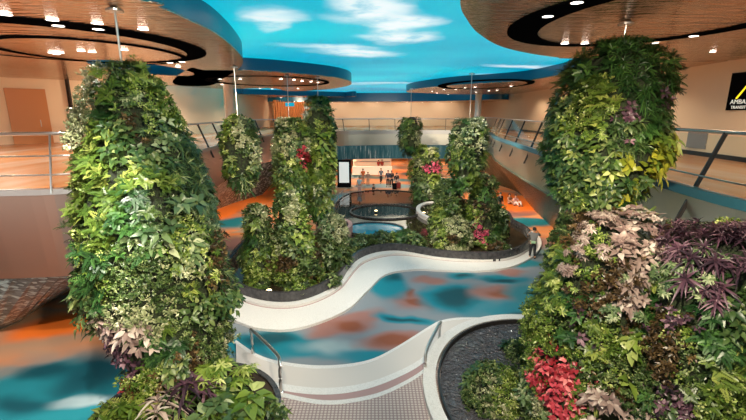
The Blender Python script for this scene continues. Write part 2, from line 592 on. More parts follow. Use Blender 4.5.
def slope(name, idx, z1, off, m):
    bm = bmesh.new()
    rows = []
    for i in idx:
        p, n = loop[i % NL], out_n(i)
        rows.append([bm.verts.new(v) for v in ((p.x + n.x * .02, p.y + n.y * .02, z1), (p.x + n.x * off, p.y + n.y * off, 0), (p.x + n.x * (off + .4), p.y + n.y * (off + .4), 0), (p.x + n.x * .6, p.y + n.y * .6, z1))])
    for A, B in zip(rows, rows[1:]):
        for k in range(4):
            bm.faces.new((A[k], A[(k + 1) % 4], B[(k + 1) % 4], B[k]))
    return bm_obj(name, bm, m, kind='structure')


RIGHT, FAR, LEFT = seg(0, 8), seg(8, 13), seg(13, 23)
fascia('wall_right', RIGHT, 3.9, 5.62, M['fascia_side'], lean=.25)
fascia('wall_far', FAR, 4.3, 5.45, M['fascia_side'])
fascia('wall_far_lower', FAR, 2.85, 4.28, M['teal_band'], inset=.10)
fascia('wall_left', LEFT, 3.55, 5.70, M['fascia'], lean=.2)
fascia('trim_1', RIGHT, 5.62, 5.84, mat('blue_edge', (.02, .09, .13), .4), inset=.1)
fascia('trim_2', FAR, 5.45, 5.84, M['steel'], inset=.1)
fascia('trim_3', LEFT, 5.70, 5.84, M['steel'], inset=.1)
slope('wall_right_lower', RIGHT, 3.95, 3.4, M['green_cladding'])
lbase = catmull([(-10.0, 41.5), (-10.6, 39), (-12.4, 34), (-12.7, 28), (-12.3, 23), (-12.6, 20.5), (-13.4, 18.5), (-13.4, 17.2), (-13.4, 15.6), (-13.5, 13.5), (-16.5, 11.6), (-22, 10), (-24, 6)], K, closed=False)[K:]
bm = bmesh.new()
rows = []
for i, q in zip(LEFT, lbase):
    p, n = loop[i % NL], out_n(i)
    t_ = (q - p).normalized() * .5
    rows.append([bm.verts.new(v) for v in ((p.x + n.x * .2, p.y + n.y * .2, 3.6), (q.x, q.y, 0), (q.x + t_.x, q.y + t_.y, 0), (p.x + n.x * .2 + t_.x, p.y + n.y * .2 + t_.y, 3.6))])
for A, B in zip(rows, rows[1:]):
    for k in range(4):
        bm.faces.new((A[k], A[(k + 1) % 4], B[(k + 1) % 4], B[k]))
bm_obj('wall_left_lower', bm, M['mosaic'], kind='structure')
# soffit of the ground-floor arcade under the far mezzanine
bm = bmesh.new()
slab(bm, [(-16, 44.9), (18, 44.9), (18, 75), (-16, 75)], 2.88, 3.0)
bm_obj('ceiling_arcade', bm, M['white_paint'], kind='structure')


# upper walls
def wall_plan(name, pts, z0, z1, m, th=.2):
    bm = bmesh.new()
    strip_wall(bm, pts, z0, z1, th)
    return bm_obj(name, bm, m, kind='structure')


wall_plan('wall_back', [(-14, 62), (16, 62)], ZM, ZC, M['peach'])
wall_plan('wall_corridor_right', [(13.2, 3), (14.0, 15), (14.6, 24), (15.4, 44), (16, 62)], ZM, ZC + .4, M['peach'])
wall_plan('wall_corridor_left', [(-24, 2), (-23, 23), (-16.5, 30), (-15, 44), (-14, 62)], ZM, ZC + .4, M['peach'])
wall_plan('wall_arcade', [(-20, 70), (24, 70)], 0, 3.0, M['peach'])
wall_plan('baseboard_right', [(13.1, 3), (13.9, 15), (14.5, 24), (15.3, 44)], ZM, ZM + .18, M['dark_steel'], .06)

# ------------------------------------------------------------------ ceiling canopies
def canopy(label, pts, zb=ZC, per=6, group='mirrored ceiling canopies', hole=None):
    P = catmull(pts, per) if per else [Vector((*p, 0)) for p in pts]
    loops = [P] + ([hole] if hole else [])
    bm = bmesh.new()
    ed = []
    for L in loops:
        vs = [bm.verts.new((p[0], p[1], zb)) for p in L]
        ed += [bm.edges.new((vs[i], vs[(i + 1) % len(vs)])) for i in range(len(vs))]
    bmesh.ops.triangle_fill(bm, use_beauty=True, edges=ed)
    ex = bmesh.ops.extrude_face_region(bm, geom=bm.faces[:])
    bmesh.ops.translate(bm, verts=[v for v in ex['geom'] if isinstance(v, bmesh.types.BMVert)], vec=(0, 0, .04))
    s = bm_obj('ceiling_canopy', bm, M['copper'])
    tag(s, label, 'ceiling canopy', group)
    for L in loops:
        bm = bmesh.new()
        n = len(L)
        zt = ZS - .005
        ctr = sum((Vector((p[0], p[1], 0)) for p in L), Vector()) / n
        if L is not P:
            ctr = ctr + Vector((0, 0, 0))
        k = .01 if L is P else -.02
        A = [bm.verts.new((p[0], p[1], zb + .02)) for p in L]
        B = [bm.verts.new((p[0], p[1], zt)) for p in L]
        A2 = [bm.verts.new((p[0] + (ctr.x - p[0]) * k, p[1] + (ctr.y - p[1]) * k, zb + .05)) for p in L]
        B2 = [bm.verts.new((p[0] + (ctr.x - p[0]) * k, p[1] + (ctr.y - p[1]) * k, zt)) for p in L]
        for i in range(n):
            j = (i + 1) % n
            bm.faces.new((A[i], A[j], B[j], B[i])); bm.faces.new((A2[j], A2[i], B2[i], B2[j]))
        bm_obj('rim', bm, M['blue_rim'], s, smooth=True)
    return s


def crescent(parent, c0, r0, c1, r1, z, n=64, rot=0, span=None):
    """A black trough between an outer ellipse and an inner ellipse, hung just under the soffit."""
    bm = bmesh.new()
    cr, sr = math.cos(rot), math.sin(rot)

    def ring(c, r, zz):
        out = []
        for k in range(n):
            t = 2 * PI * k / n
            x, y = r[0] * math.cos(t), r[1] * math.sin(t)
            out.append(bm.verts.new((c[0] + x * cr - y * sr, c[1] + x * sr + y * cr, zz)))
        return out
    R = [ring(c0, r0, z), ring(c0, r0, z - .025), ring(c1, r1, z - .025), ring(c1, r1, z)]
    for a in range(4):
        A, B = R[a], R[(a + 1) % 4]
        for k in range(n):
            bm.faces.new((A[k], A[(k + 1) % n], B[(k + 1) % n], B[k]))
    return bm_obj('recess_ring', bm, M['black_gloss'], parent)


_dl = {}


def downlight(x, y, z, r, label, group, tilt=0.0):
    if not _dl:
        bm = bmesh.new()
        add_lathe(bm, [(1.0, 0), (1.12, 0), (1.14, -.04), (1.0, -.07), (.98, -.02)], 24, cap=False)
        me = bpy.data.meshes.new('lamp_trim'); bm.to_mesh(me); bm.free(); me.materials.append(M['lamp_trim'])
        bm = bmesh.new()
        add_lathe(bm, [(.2, -.09), (.7, -.08), (1.0, -.05), (1.0, 0)], 24)
        ml = bpy.data.meshes.new('lens'); bm.to_mesh(ml); bm.free(); ml.materials.append(M['lamp'])
        _dl['t'], _dl['l'] = me, ml
    o = bpy.data.objects.new('ceiling_downlight', _dl['t'])
    r *= .72
    o.location = (x, y, z); o.scale = (r, r, r)
    COL.objects.link(o)
    tag(o, label, 'ceiling light', group)
    q = bpy.data.objects.new('lens', _dl['l'])
    COL.objects.link(q); q.parent = o
    return o


def lights_px(pxs, r, label, group, z=ZC):
    for px, py in pxs:
        x, y = at(px, py, z)
        downlight(x, y, z - .025, r, label, group)


cA = canopy('copper mirrored canopy with blue rim at upper left over the tallest plant column',
            P2((100, -6), (160, 8), (190, 21), (215, 33), (235, 49), (243, 61), (237, 70), (222, 79), (205, 86), z=ZC) + [(-17, 31.5), (-25, 29), (-27, 16), (-25, 2), (-12, 2)],
            hole=[(-10.6 + 1.6 * math.cos(2 * PI * k / 36), 20.5 + 3.6 * math.sin(2 * PI * k / 36)) for k in range(36)])
cB = canopy('copper mirrored canopy with thick black ring above the hanging plant column by the right balcony',
            P2((470, -25), (461, -4), (461, 8), (466, 18), (478, 33), (500, 46), (530, 53.5), (562, 58), z=ZC) + [(7.2, 16.5), (10.5, 17.2), (14.4, 16.5), (15, 8), (14, 2.5), (6, 2.2)])
cD = canopy('long low canopy with broad blue rim pointing left above the right balcony',
            P2((406.5, 92), (416, 89), (452, 85.2), (489, 83), (525, 80.5), (560, 75), (580, 70), z=ZC) + [(11.5, 18.0), (14.8, 18.3), (15.6, 30), (15.9, 46), (10, 47.5), (5.2, 44.5)])
cF = canopy('round copper canopy with dark blue rim and black light ring over the left planter columns',
            P2((188, 69), (205, 70), (250, 70.8), (300, 74), (338, 78), (351, 82), (347, 86), (325, 89.5), (290, 91.3), z=ZC) + [(-8.5, 36), (-13, 36.5), (-14.2, 31)])
cG = canopy('thin far canopy with blue rim in front of the curtained wall',
            P2((240, 94.2), (275, 95.2), (320, 96.3), (352, 97), z=ZC) + [(-2.4, 53), (-6, 58), (-13.5, 58), (-14.4, 46)])
bmE = [(-14, 57.5), (-4, 57), (4, 56.5), (9, 54), (12, 49.5), (15.3, 48.5), (15.9, 61.9), (-13.9, 61.9)]
cE = canopy('lowest blue rimmed canopy running along the far back wall', bmE, zb=9.05, per=5)

# black troughs around the hanging rods, with their lamps
rB = crescent(cB, (6.1, 10.0), (2.9, 3.5), (6.25, 9.95), (2.28, 3.2), ZC)
lights_px([(548, 15), (565, 42.5), (585, 42.5), (655, 42), (694, 35), (577, 1)], .15, 'round white downlight in the black ring above the right hanging plant column', 'downlights in the right black ring')
lights_px([(713, 51)], .13, 'single small downlight in the plain soffit right of the black ring', None)
rA = crescent(cA, (-9.5, 13.4), (4.1, 4.4), (-9.8, 13.7), (3.65, 3.95), ZC)
rA2 = crescent(cA, (-9.4, 15.0), (2.7, 3.3), (-9.4, 15.1), (2.5, 3.1), ZC - .005)
lights_px([(5, 13), (52, 18.5), (58, 24.5), (97, 22), (98, 28), (143, 28), (170, 62), (182, 61), (178, 66), (92, 51), (124, 49), (81, 50), (52, 52), (56, 53), (60, 52)], .17,
          'bright round downlight in the black rings of the upper left canopy', 'downlights in the upper left canopy')
rF = crescent(cF, (-6.8, 28.5), (3.9, 4.5), (-6.7, 28.35), (3.5, 4.15), ZC)
lights_px([(260, 88.3), (272, 88.5), (281, 78.8), (294, 79.6), (302, 80.8), (311, 81.4), (318, 82.2), (298, 88.4), (240, 78.8), (220, 78.5), (222, 84)], .16,
          'white downlight around the black ring of the round left canopy', 'downlights of the round left canopy')
lights_px([(262, 99.6), (274, 97.8), (281, 97.4), (286, 99), (315, 96.9), (327, 98), (290, 100.8)], .22, 'tiny far downlight below the thin blue rimmed canopy', 'downlights of the thin far canopy', z=ZC)
rD = crescent(cD, (8.0, 31.5), (3.2, 5.4), (8.2, 31.8), (2.7, 4.6), ZC)
lights_px([(432, 91.2), (444, 89.4), (437, 93), (456, 89.3), (448, 94.2), (475, 87), (489, 90.6), (497, 90.2), (511, 86), (476, 92), (465, 87.6)], .16,
          'small white downlight under the long canopy with broad blue rim', 'downlights of the long right canopy')
for k in range(12):
    downlight(-12 + k * 2.1, 60.3, 9.04, .15, 'small downlight washing the far peach wall', 'downlights along the far wall')


# ------------------------------------------------------------------ balustrades of the mezzanine
def rail_tube(name, idx, inset, z, r, m, parent):
    bm = bmesh.new()
    pts = [loop[i % NL] + out_n(i) * inset + Vector((0, 0, z)) for i in idx]
    add_tube(bm, pts, r)
    return bm_obj(name, bm, m, parent, smooth=True)


def balustrade(label, idx, every, lean, z0, zt, glass=True, post_m='dark_steel', rail_m='steel', pr=.05, lower=()):
    p0 = loop[idx[0] % NL]
    root = empty('balustrade', (p0.x, p0.y, ZM), label, 'railing', 'balustrades round the mezzanine')
    rail_tube('top_rail', idx, .25 + lean, zt, .045, M[rail_m], root)
    for z in lower:
        rail_tube('lower_rail', idx, .12 + lean * (z - ZM) / (zt - ZM), z, .022, M[rail_m], root)
    acc, last = 9.0, None
    for i in idx:
        p = loop[i % NL]
        if last is not None: acc += (p - last).length
        last = p
        if acc < every: continue
        acc = 0
        n = out_n(i)
        tdir = Vector((-n.y, n.x, 0))
        bm = bmesh.new()
        a, b = p - n * .17 + Vector((0, 0, z0)), p + n * (.25 + lean) + Vector((0, 0, zt))
        vs = []
        for q in (a, b):
            for s, k in ((-1, -1), (-1, 1), (1, 1), (1, -1)):
                vs.append(bm.verts.new(q + tdir * s * pr * .5 + n * k * pr))
        for k in range(4):
            bm.faces.new((vs[k], vs[(k + 1) % 4], vs[4 + (k + 1) % 4], vs[4 + k]))
        bm.faces.new(vs[:4]); bm.faces.new(vs[4:])
        bm_obj('post', bm, M[post_m], root)
    if glass:
        bm = bmesh.new()
        rows = []
        for i in idx:
            p, n = loop[i % NL], out_n(i)
            a, b = p + n * .03 + Vector((0, 0, ZM + .08)), p + n * (.22 + lean) + Vector((0, 0, zt - .08))
            rows.append([bm.verts.new(v) for v in (a, b, b + n * .015, a + n * .015)])
        for A, B in zip(rows, rows[1:]):
            for k in range(4):
                bm.faces.new((A[k], A[(k + 1) % 4], B[(k + 1) % 4], B[k]))
        bm.faces.new(rows[0]); bm.faces.new(rows[-1])
        bm_obj('glass_panel', bm, M['glass'], root)
    return root


balustrade('glass balustrade with leaning dark posts along the right balcony', seg(0, 8), 2.6, .35, 4.95, 7.15, lower=(6.1,))
balustrade('clear glass balustrade above the far grey balcony edge', seg(8, 13), 2.4, 0, 5.8, 7.0)
balustrade('glass balustrade on the left balcony behind the plant columns', seg(13, 18), 2.6, .25, 5.3, 7.05)
balustrade('pale steel railing with horizontal bars at the left balcony corner', seg(18, 23), 1.15, .1, 5.75, 7.12, glass=False, post_m='steel', pr=.03, lower=(6.15, 6.6))


# ------------------------------------------------------------------ upper wall fittings
def door_panel(n, x, y, rz, wd, ht, m):
    bm = bmesh.new()
    add_box(bm, (x - wd / 2, y - .05, ZM), (x + wd / 2, y + .05, ZM + ht), rz, (x, y, 0))
    o = bm_obj('door_%d' % n, bm, m, kind='structure')
    bm = bmesh.new()
    add_tube(bm, [(x + wd * .36, y - .1, ZM + 1.0), (x + wd * .36, y - .1, ZM + 1.4)], .025)
    bm_obj('handle', bm, M['steel'], o)


for n, (x, y, rz) in enumerate([(-22.9, 20.0, PI / 2), (-22.85, 16.5, PI / 2), (-20.5, 25.4, .82)], 1):
    door_panel(n, x, y, rz, 1.9, 3.2, M['orange_wood'])
n = 4
for k, (x, y) in enumerate([(-22.7, 18.3), (-22.6, 22.2), (-19.0, 26.9), (-17.3, 28.6), (13.75, 14.5), (14.35, 21.5), (14.75, 30)]):
    bm = bmesh.new()
    add_box(bm, (x - .08, y - .08, ZM), (x + .08, y + .08, ZC + .3))
    bm_obj('trim_%d' % (n + k), bm, M['dark_steel'], kind='structure')
# pleated curtain wall on the far left
bm = bmesh.new()
pts = [(-13.3 + .16 * k, 57.2 + (.10 if k % 2 else -.10), 0) for k in range(38)]
strip_wall(bm, pts, ZM, 9.3, .04)
tag(bm_obj('pleated_curtain', bm, mat('orange_curtain', (.62, .24, .08), .7)), 'orange pleated curtain hanging under the thin far canopy', 'curtain')
# square columns by the far right corner
for x, y, lab in ((11.6, 47.2, 'grey round pillar at the far right corner of the mezzanine'), (-10.4, 31.0, 'grey round pillar on the left balcony behind the hanging plants')):
    bm = bmesh.new()
    add_lathe(bm, [(.42, ZM), (.42, ZM + .1), (.34, ZM + .12), (.34, 9.5), (.4, 9.55), (.4, 9.6)], 28, (x, y, 0))
    tag(bm_obj('round_pillar', bm, M['white_paint'], smooth=True), lab, 'pillar', None, 'thing')
# hanging wayfinding sign
root = empty('hanging_sign', (-10.3, 53.0, 8.6), 'small turquoise hanging sign under the thin far canopy', 'sign')
bm = bmesh.new(); add_box(bm, (-10.85, 52.95, 8.4), (-9.75, 53.05, 8.85))
bm_obj('sign_panel', bm, mat('turquoise_sign', (.0, .25, .35), .4, emit=(0, .4, .6), emit_s=.8), root)
bm = bmesh.new(); add_tube(bm, [(-10.6, 53, 8.85), (-10.6, 53, 9.62)], .03); add_tube(bm, [(-10.0, 53, 8.85), (-10.0, 53, 9.62)], .03)
bm_obj('hanger', bm, M['dark_steel'], root)
# black lounge sign on the right corridor wall


def text_mesh(name, body, size, m, loc, rot, parent, align='LEFT'):
    cu = bpy.data.curves.new(name, 'FONT')
    cu.body, cu.size, cu.extrude, cu.align_x = body, size, .006, align
    tmp = bpy.data.objects.new(name, cu)
    COL.objects.link(tmp)
    bpy.context.view_layer.update()
    me = bpy.data.meshes.new_from_object(tmp.evaluated_get(bpy.context.evaluated_depsgraph_get()))
    bpy.data.objects.remove(tmp)
    o = link_mesh(name, me, m, parent, local=True)
    o.location, o.rotation_euler = loc, rot
    return o


sx, sy = 13.97, 16.75
root = empty('wall_sign', (sx, sy, 7.7), 'black framed sign with a yellow slanting stroke on the right corridor wall', 'sign')
root.rotation_euler = (0, 0, -PI / 2 + .067)   # local x runs along the wall towards the viewer
bm = bmesh.new(); add_box(bm, (-.1, -.06, 0), (3.0, .06, 1.4))
bm_obj('sign_board', bm, M['black_gloss'], root, local=True)
bm = bmesh.new()
add_tube(bm, [(.30, -.08, .44), (.95, -.08, 1.3), (1.6, -.08, .44)], .03)
bm_obj('yellow_stroke', bm, mat('yellow_neon', (.8, .6, .02), .4, emit=(1, .75, .02), emit_s=1.2), root, local=True)
wm = mat('white_letters', (.8, .8, .75), .5, emit=(.8, .8, .7), emit_s=.5)
text_mesh('lettering', 'AMBASSADOR', .24, wm, (.06, -.07, .24), (PI / 2, 0, 0), root)
text_mesh('lettering', 'TRANSIT', .16, wm, (.12, -.07, .06), (PI / 2, 0, 0), root)
# grey low panel on the right corridor wall
bm = bmesh.new(); add_box(bm, (14.05, 17.7, ZM + .3), (14.2, 18.8, ZM + 1.05))
tag(bm_obj('wall_panel', bm, mat('grey_panel', (.25, .24, .24), .4)), 'grey square panel low on the right corridor wall', 'panel')

# ------------------------------------------------------------------ arcade under the far balcony
root = empty('advert_display', (-3.0, 43.0, 0), 'tall white lit display board in a black frame under the far balcony', 'display')
bm = bmesh.new(); add_box(bm, (-3.72, 42.95, 0), (-2.3, 43.2, 2.85)); bm_obj('frame', bm, M['black_gloss'], root)
bm = bmesh.new(); add_box(bm, (-3.52, 42.90, .5), (-2.5, 42.97, 2.65)); bm_obj('screen', bm, mat('lit_white_screen', (.7, .75, .75), .4, emit=(.75, .82, .82), emit_s=.35), root)
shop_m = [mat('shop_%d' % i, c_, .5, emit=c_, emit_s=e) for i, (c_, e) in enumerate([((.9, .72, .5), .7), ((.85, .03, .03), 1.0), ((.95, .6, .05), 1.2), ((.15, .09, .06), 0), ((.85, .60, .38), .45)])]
root = empty('shop_counter', (-1.0, 52.0, 0), 'bright shop counter with red sign behind the display board', 'shop')
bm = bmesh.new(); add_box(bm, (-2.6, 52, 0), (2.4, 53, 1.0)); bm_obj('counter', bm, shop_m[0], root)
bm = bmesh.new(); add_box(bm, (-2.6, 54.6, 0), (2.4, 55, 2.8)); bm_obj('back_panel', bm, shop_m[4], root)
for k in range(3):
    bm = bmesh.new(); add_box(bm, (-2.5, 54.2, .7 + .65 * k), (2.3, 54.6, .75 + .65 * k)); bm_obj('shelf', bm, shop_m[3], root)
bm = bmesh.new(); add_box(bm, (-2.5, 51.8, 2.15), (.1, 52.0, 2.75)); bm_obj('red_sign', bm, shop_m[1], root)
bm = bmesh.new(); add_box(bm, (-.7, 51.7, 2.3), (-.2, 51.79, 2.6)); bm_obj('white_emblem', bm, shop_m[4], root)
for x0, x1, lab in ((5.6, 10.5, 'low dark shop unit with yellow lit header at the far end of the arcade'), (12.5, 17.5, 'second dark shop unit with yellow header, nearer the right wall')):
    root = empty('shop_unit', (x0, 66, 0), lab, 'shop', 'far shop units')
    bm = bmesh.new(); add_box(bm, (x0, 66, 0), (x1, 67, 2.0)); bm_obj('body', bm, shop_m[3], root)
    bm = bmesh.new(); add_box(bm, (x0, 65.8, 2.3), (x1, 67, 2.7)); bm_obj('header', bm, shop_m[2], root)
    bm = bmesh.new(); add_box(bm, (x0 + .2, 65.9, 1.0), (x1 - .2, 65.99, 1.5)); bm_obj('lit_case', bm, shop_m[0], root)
    bm = bmesh.new(); add_box(bm, (x0, 66, 2.0), (x0 + .2, 67, 2.3)); add_box(bm, (x1 - .2, 66, 2.0), (x1, 67, 2.3)); bm_obj('post', bm, shop_m[3], root)
for x, lab in ((5.4, 'dark round pillar holding up the far balcony behind the small standing plant column'), (-8.0, 'dark round pillar under the left end of the far balcony')):
    bm = bmesh.new(); add_lathe(bm, [(.4, 0), (.4, .15), (.33, .17), (.33, 2.7), (.42, 2.86)], 20, (x, 46.5, 0))
    tag(bm_obj('round_pillar', bm, M['dark_steel'], smooth=True), lab, 'pillar', None, 'thing')

# ------------------------------------------------------------------ planters, pond, terrace
front = catmull(P2((227, 268), (226, 281), (232, 292), (247, 300.5), (270, 306), (295, 306), (318, 299), (338, 287), (348, 273), (358, 263), (376, 256), (400, 254.5), (440, 261),
                   (480, 263.5), (505, 262), (523, 255), (530, 246), (525, 236), (511, 228)), 6, closed=False)
back = catmull(P2((511, 228), (505, 215), (470, 205), (430, 198), (385, 194), (352, 197), (337, 207), (334, 228), (318, 244), (290, 236), (250, 243), (227, 268)), 6, closed=False)
bm = bmesh.new()
slab(bm, front + back[1:-1], .02, .36)
bm_obj('pond_water', bm, M['water'], kind='structure')
bm = bmesh.new()
strip_wall(bm, resample(front, 90), 0, .64, .14)
strip_wall(bm, resample(back, 70), 0, .42, .14)
tag(bm_obj('pond_wall', bm, M['granite']), 'low dark granite wall winding round the pond and its planters', 'wall', None, 'thing')
outer = catmull(P2((214, 300), (222, 317), (236, 323), (262, 331), (300, 330), (345, 313), (368, 292), (386, 276), (415, 271), (445, 272), (480, 272.5), (510, 268.5), (532, 258.5), (541, 247), (538, 237), (521, 226)), 6, closed=False)
NF = 110
inn, outr = resample(front[3:], NF), resample(outer, NF)
mid = [a.lerp(b, .2) for a, b in zip(inn, outr)]
bm = bmesh.new()
ribbon(bm, [a.lerp(b, .03) for a, b in zip(inn, outr)], mid, .24, .24, .24)
ribbon(bm, mid, outr, .13, .10, .10)
tag(bm_obj('curved_bench', bm, M['white_stone']), 'white terrazzo kerb and bench band curving in an S along the dark pond wall', 'bench', None, 'thing')
bm = bmesh.new()
m2 = [a.lerp(b, .235) for a, b in zip(inn, outr)]
ribbon(bm, [a.lerp(b, .205) for a, b in zip(inn, outr)], m2, .134, .134, .01)
tag(bm_obj('drain_strip', bm, M['pink_step']), 'thin grey drain line along the inner edge of the white curved band', 'drain', None, 'thing')


def ring_basin(name, label, cx, cy, r, h, th, m, water=None):
    bm = bmesh.new()
    pts = [(cx + r[0] * math.cos(2 * PI * k / 56), cy + r[1] * math.sin(2 * PI * k / 56), 0) for k in range(56)]
    strip_wall(bm, pts, 0.3, h, th, closed=True)
    o = bm_obj(name, bm, m)
    tag(o, label, 'basin', 'round basins in the pond')
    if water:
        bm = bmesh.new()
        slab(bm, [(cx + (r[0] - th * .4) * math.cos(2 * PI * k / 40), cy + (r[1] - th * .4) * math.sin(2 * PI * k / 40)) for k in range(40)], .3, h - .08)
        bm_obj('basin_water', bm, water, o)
    return o


x, y = at(385, 211.5, .4)
ring_basin('round_basin', 'large shallow round water basin with low rim in the middle of the dark pond', x, y, (2.6, 2.3), .46, .12, M['granite'], M['water'])
x, y = at(436, 213, .4)
ring_basin('round_basin', 'pale rimmed round basin at the foot of the far standing plant column', x + .4, y, (1.7, 3.0), .62, .3, M['white_stone'], M['water'])
x, y = at(349, 232, .4)
ring_basin('round_basin', 'small pink rimmed basin left of the dark pond by the two tall plant columns', x - .9, y, (1.0, 1.5), .9, .25, M['pink_step'], M['water'])
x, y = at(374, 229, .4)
ring_basin('round_basin', 'shallow basin painted with the blue LED sky reflection at the front of the dark pond', x, y, (1.9, 1.5), .48, .12, M['granite'], mat('blue_reflection_water', (.01, .16, .26), .08))  # blue reflection of the LED sky put into the water colour
# pond lamps
for px, py, lab in ((376, 211, 'round lit pond lamp glowing in the middle basin'), (424, 213, 'round lit pond lamp beside the pale rimmed basin'), (269, 291, 'small warm lamp at the foot of the left planter columns')):
    x, y = at(px, py, .5)
    bm = bmesh.new(); add_lathe(bm, [(.10, -.1), (.14, .0), (.14, .06), (.11, .08)], 14, (x, y, .44))
    o = tag(bm_obj('pond_lamp', bm, M['dark_steel']), lab, 'lamp', 'pond lamps')
    bm = bmesh.new(); add_lathe(bm, [(.11, .0), (.10, .03), (.04, .05)], 14, (x, y, .52))
    bm_obj('lens', bm, mat('warm_lens', (1, .8, .5), .4, emit=(1, .75, .4), emit_s=6), o)

# foreground terrace of three treads rising towards the viewer
e1 = catmull(P2((236, 340), (258, 354.5), (284, 362), (325, 365.5), (367, 360.5), (396, 347), (429, 326.5), (441, 320.5), (462, 317.5), (500, 319), (540, 327), z=.12), 6, closed=False)
e2 = catmull(P2((236, 362), (262, 377), (284, 384), (325, 388), (367, 382.6), (405, 368), (426, 354.6), (445, 335), (470, 326), (500, 326), (540, 336), z=.24), 6, closed=False)
e3 = catmull(P2((240, 376), (262, 386), (287, 393.8), (328, 400.5), (373, 394.4), (405, 381), (426, 367), (447, 345), (470, 333), (500, 333), (540, 345), z=.36), 6, closed=False)
N = 70
a1, a2, a3 = resample(e1, N), resample(e2, N), resample(e3, N)
near = [Vector((-4.5 + 10 * k / (N - 1), 5.5, 0)) for k in range(N)]
root = empty('stepped_terrace', (0, 10, 0), 'pink and white terrace of curved steps in front of the painted floor', 'steps')
bm = bmesh.new(); ribbon(bm, a1, a2, .12, .12, .12); bm_obj('white_tread', bm, M['dot_white'], root)
bm = bmesh.new(); ribbon(bm, a2, a3, .24, .24, .24); bm_obj('pink_tread', bm, M['pink_step'], root)
bm = bmesh.new(); ribbon(bm, a3, near, .36, .36, .36); bm_obj('dotted_landing', bm, M['dot_pink'], root)
for nm, E, z, wdt in (('white_nosing', a1, .125, .16), ('white_nosing', a2, .245, -.28), ('white_nosing', a3, .365, .16)):
    bm = bmesh.new()
    ribbon(bm, E, [p + Vector((0, -wdt, 0)) for p in E] if wdt > 0 else [p + Vector((0, wdt, 0)) for p in E], z, z, .03)
    bm_obj(nm, bm, M['white_stone'], root)


def handrail(label, pts):
    root = empty('handrail', pts[0], label, 'handrail', 'steel handrails on the steps')
    bm = bmesh.new(); add_tube(bm, catmull(pts, 6, closed=False), .045, 10); bm_obj('tube', bm, M['steel'], root, smooth=True)
    for p in (pts[0], pts[-1]):
        bm = bmesh.new(); add_lathe(bm, [(.07, 0), (.07, .02), (.04, .03)], 12, p); bm_obj('base_flange', bm, M['steel'], root)


a, b = at(253, 353, .12), at(281, 392, .36)
handrail('curved steel handrail beside the bright plants at left of the steps', [(*a, .12), (a[0], a[1], .75), (a[0] + .05, a[1] - .12, 1.0), (b[0] - .25, b[1] + .65, 1.12), (b[0], b[1] + .05, 1.2), (b[0], b[1], .9), (*b, .36)])
a, b = at(439, 345, .12), at(425, 372, .36)
handrail('slim steel handrail against the white ring of the near pond', [(*a, .12), (*a, .7), (a[0], a[1] - .08, .98), (b[0] + .2, b[1] + .6, .95), (b[0] + .02, b[1] + .08, .92), (*b, .75), (*b, .36)])

# near round pond with white kerb on the right
def ell(cx, cy, rx, ry, n=72, rot=0.0):
    return [(cx + rx * math.cos(2 * PI * k / n), cy + ry * math.sin(2 * PI * k / n), 0) for k in range(n)]


PX, PY = 5.0, 9.4
root = empty('near_pond', (PX, PY, 0), 'near round pond with white kerb around the foot of the right plant columns', 'pond')
bm = bmesh.new(); strip_wall(bm, ell(PX, PY, 3.5, 4.15), 0, .54, .34, closed=True); bm_obj('kerb', bm, M['white_stone'], root)
bm = bmesh.new(); strip_wall(bm, ell(PX, PY, 3.24, 3.88),   .0, .56, .05, closed=True); bm_obj('steel_edge', bm, M['dark_steel'], root)
bm = bmesh.new(); slab(bm, ell(PX, PY, 3.2, 3.84), .02, .42); bm_obj('water', bm, M['ripple_water'], root)

# near planting bed on the left
BX, BY = -4.1, 7.8
root = empty('planting_bed', (BX, BY, 0), 'raised bed of soil round the foot of the tallest plant column', 'planter')
bm = bmesh.new(); strip_wall(bm, ell(BX, BY, 2.0, 2.0), 0, 1.16, .12, closed=True); bm_obj('kerb', bm, M['granite'], root)
bm = bmesh.new(); slab(bm, ell(BX, BY, 1.95, 1.95), .02, 1.08); bm_obj('soil', bm, M['soil'], root)

# ------------------------------------------------------------------ foliage
def leaf_mat(name, c0, c1, c2=None, rough=.36, transl=.22):
    m = mat(name, c1, rough, spec=.45)
    g = G(m)
    at_ = g.n('ShaderNodeAttribute', attribute_name='tint')
    stops = [(0, c0), (.65, c1), (1, c2 or c1)]
    col = g.ramp(at_.outputs['Fac'], stops)
    g.l(col, g.b.inputs['Base Color'])
    tr = g.n('ShaderNodeBsdfTranslucent')
    g.l(col, tr.inputs['Color'])
    mx = g.n('ShaderNodeMixShader')
    mx.inputs[0].default_value = transl
    out = m.node_tree.nodes['Material Output']
    g.l(g.b.outputs[0], mx.inputs[1]); g.l(tr.outputs[0], mx.inputs[2]); g.l(mx.outputs[0], out.inputs['Surface'])
    return m


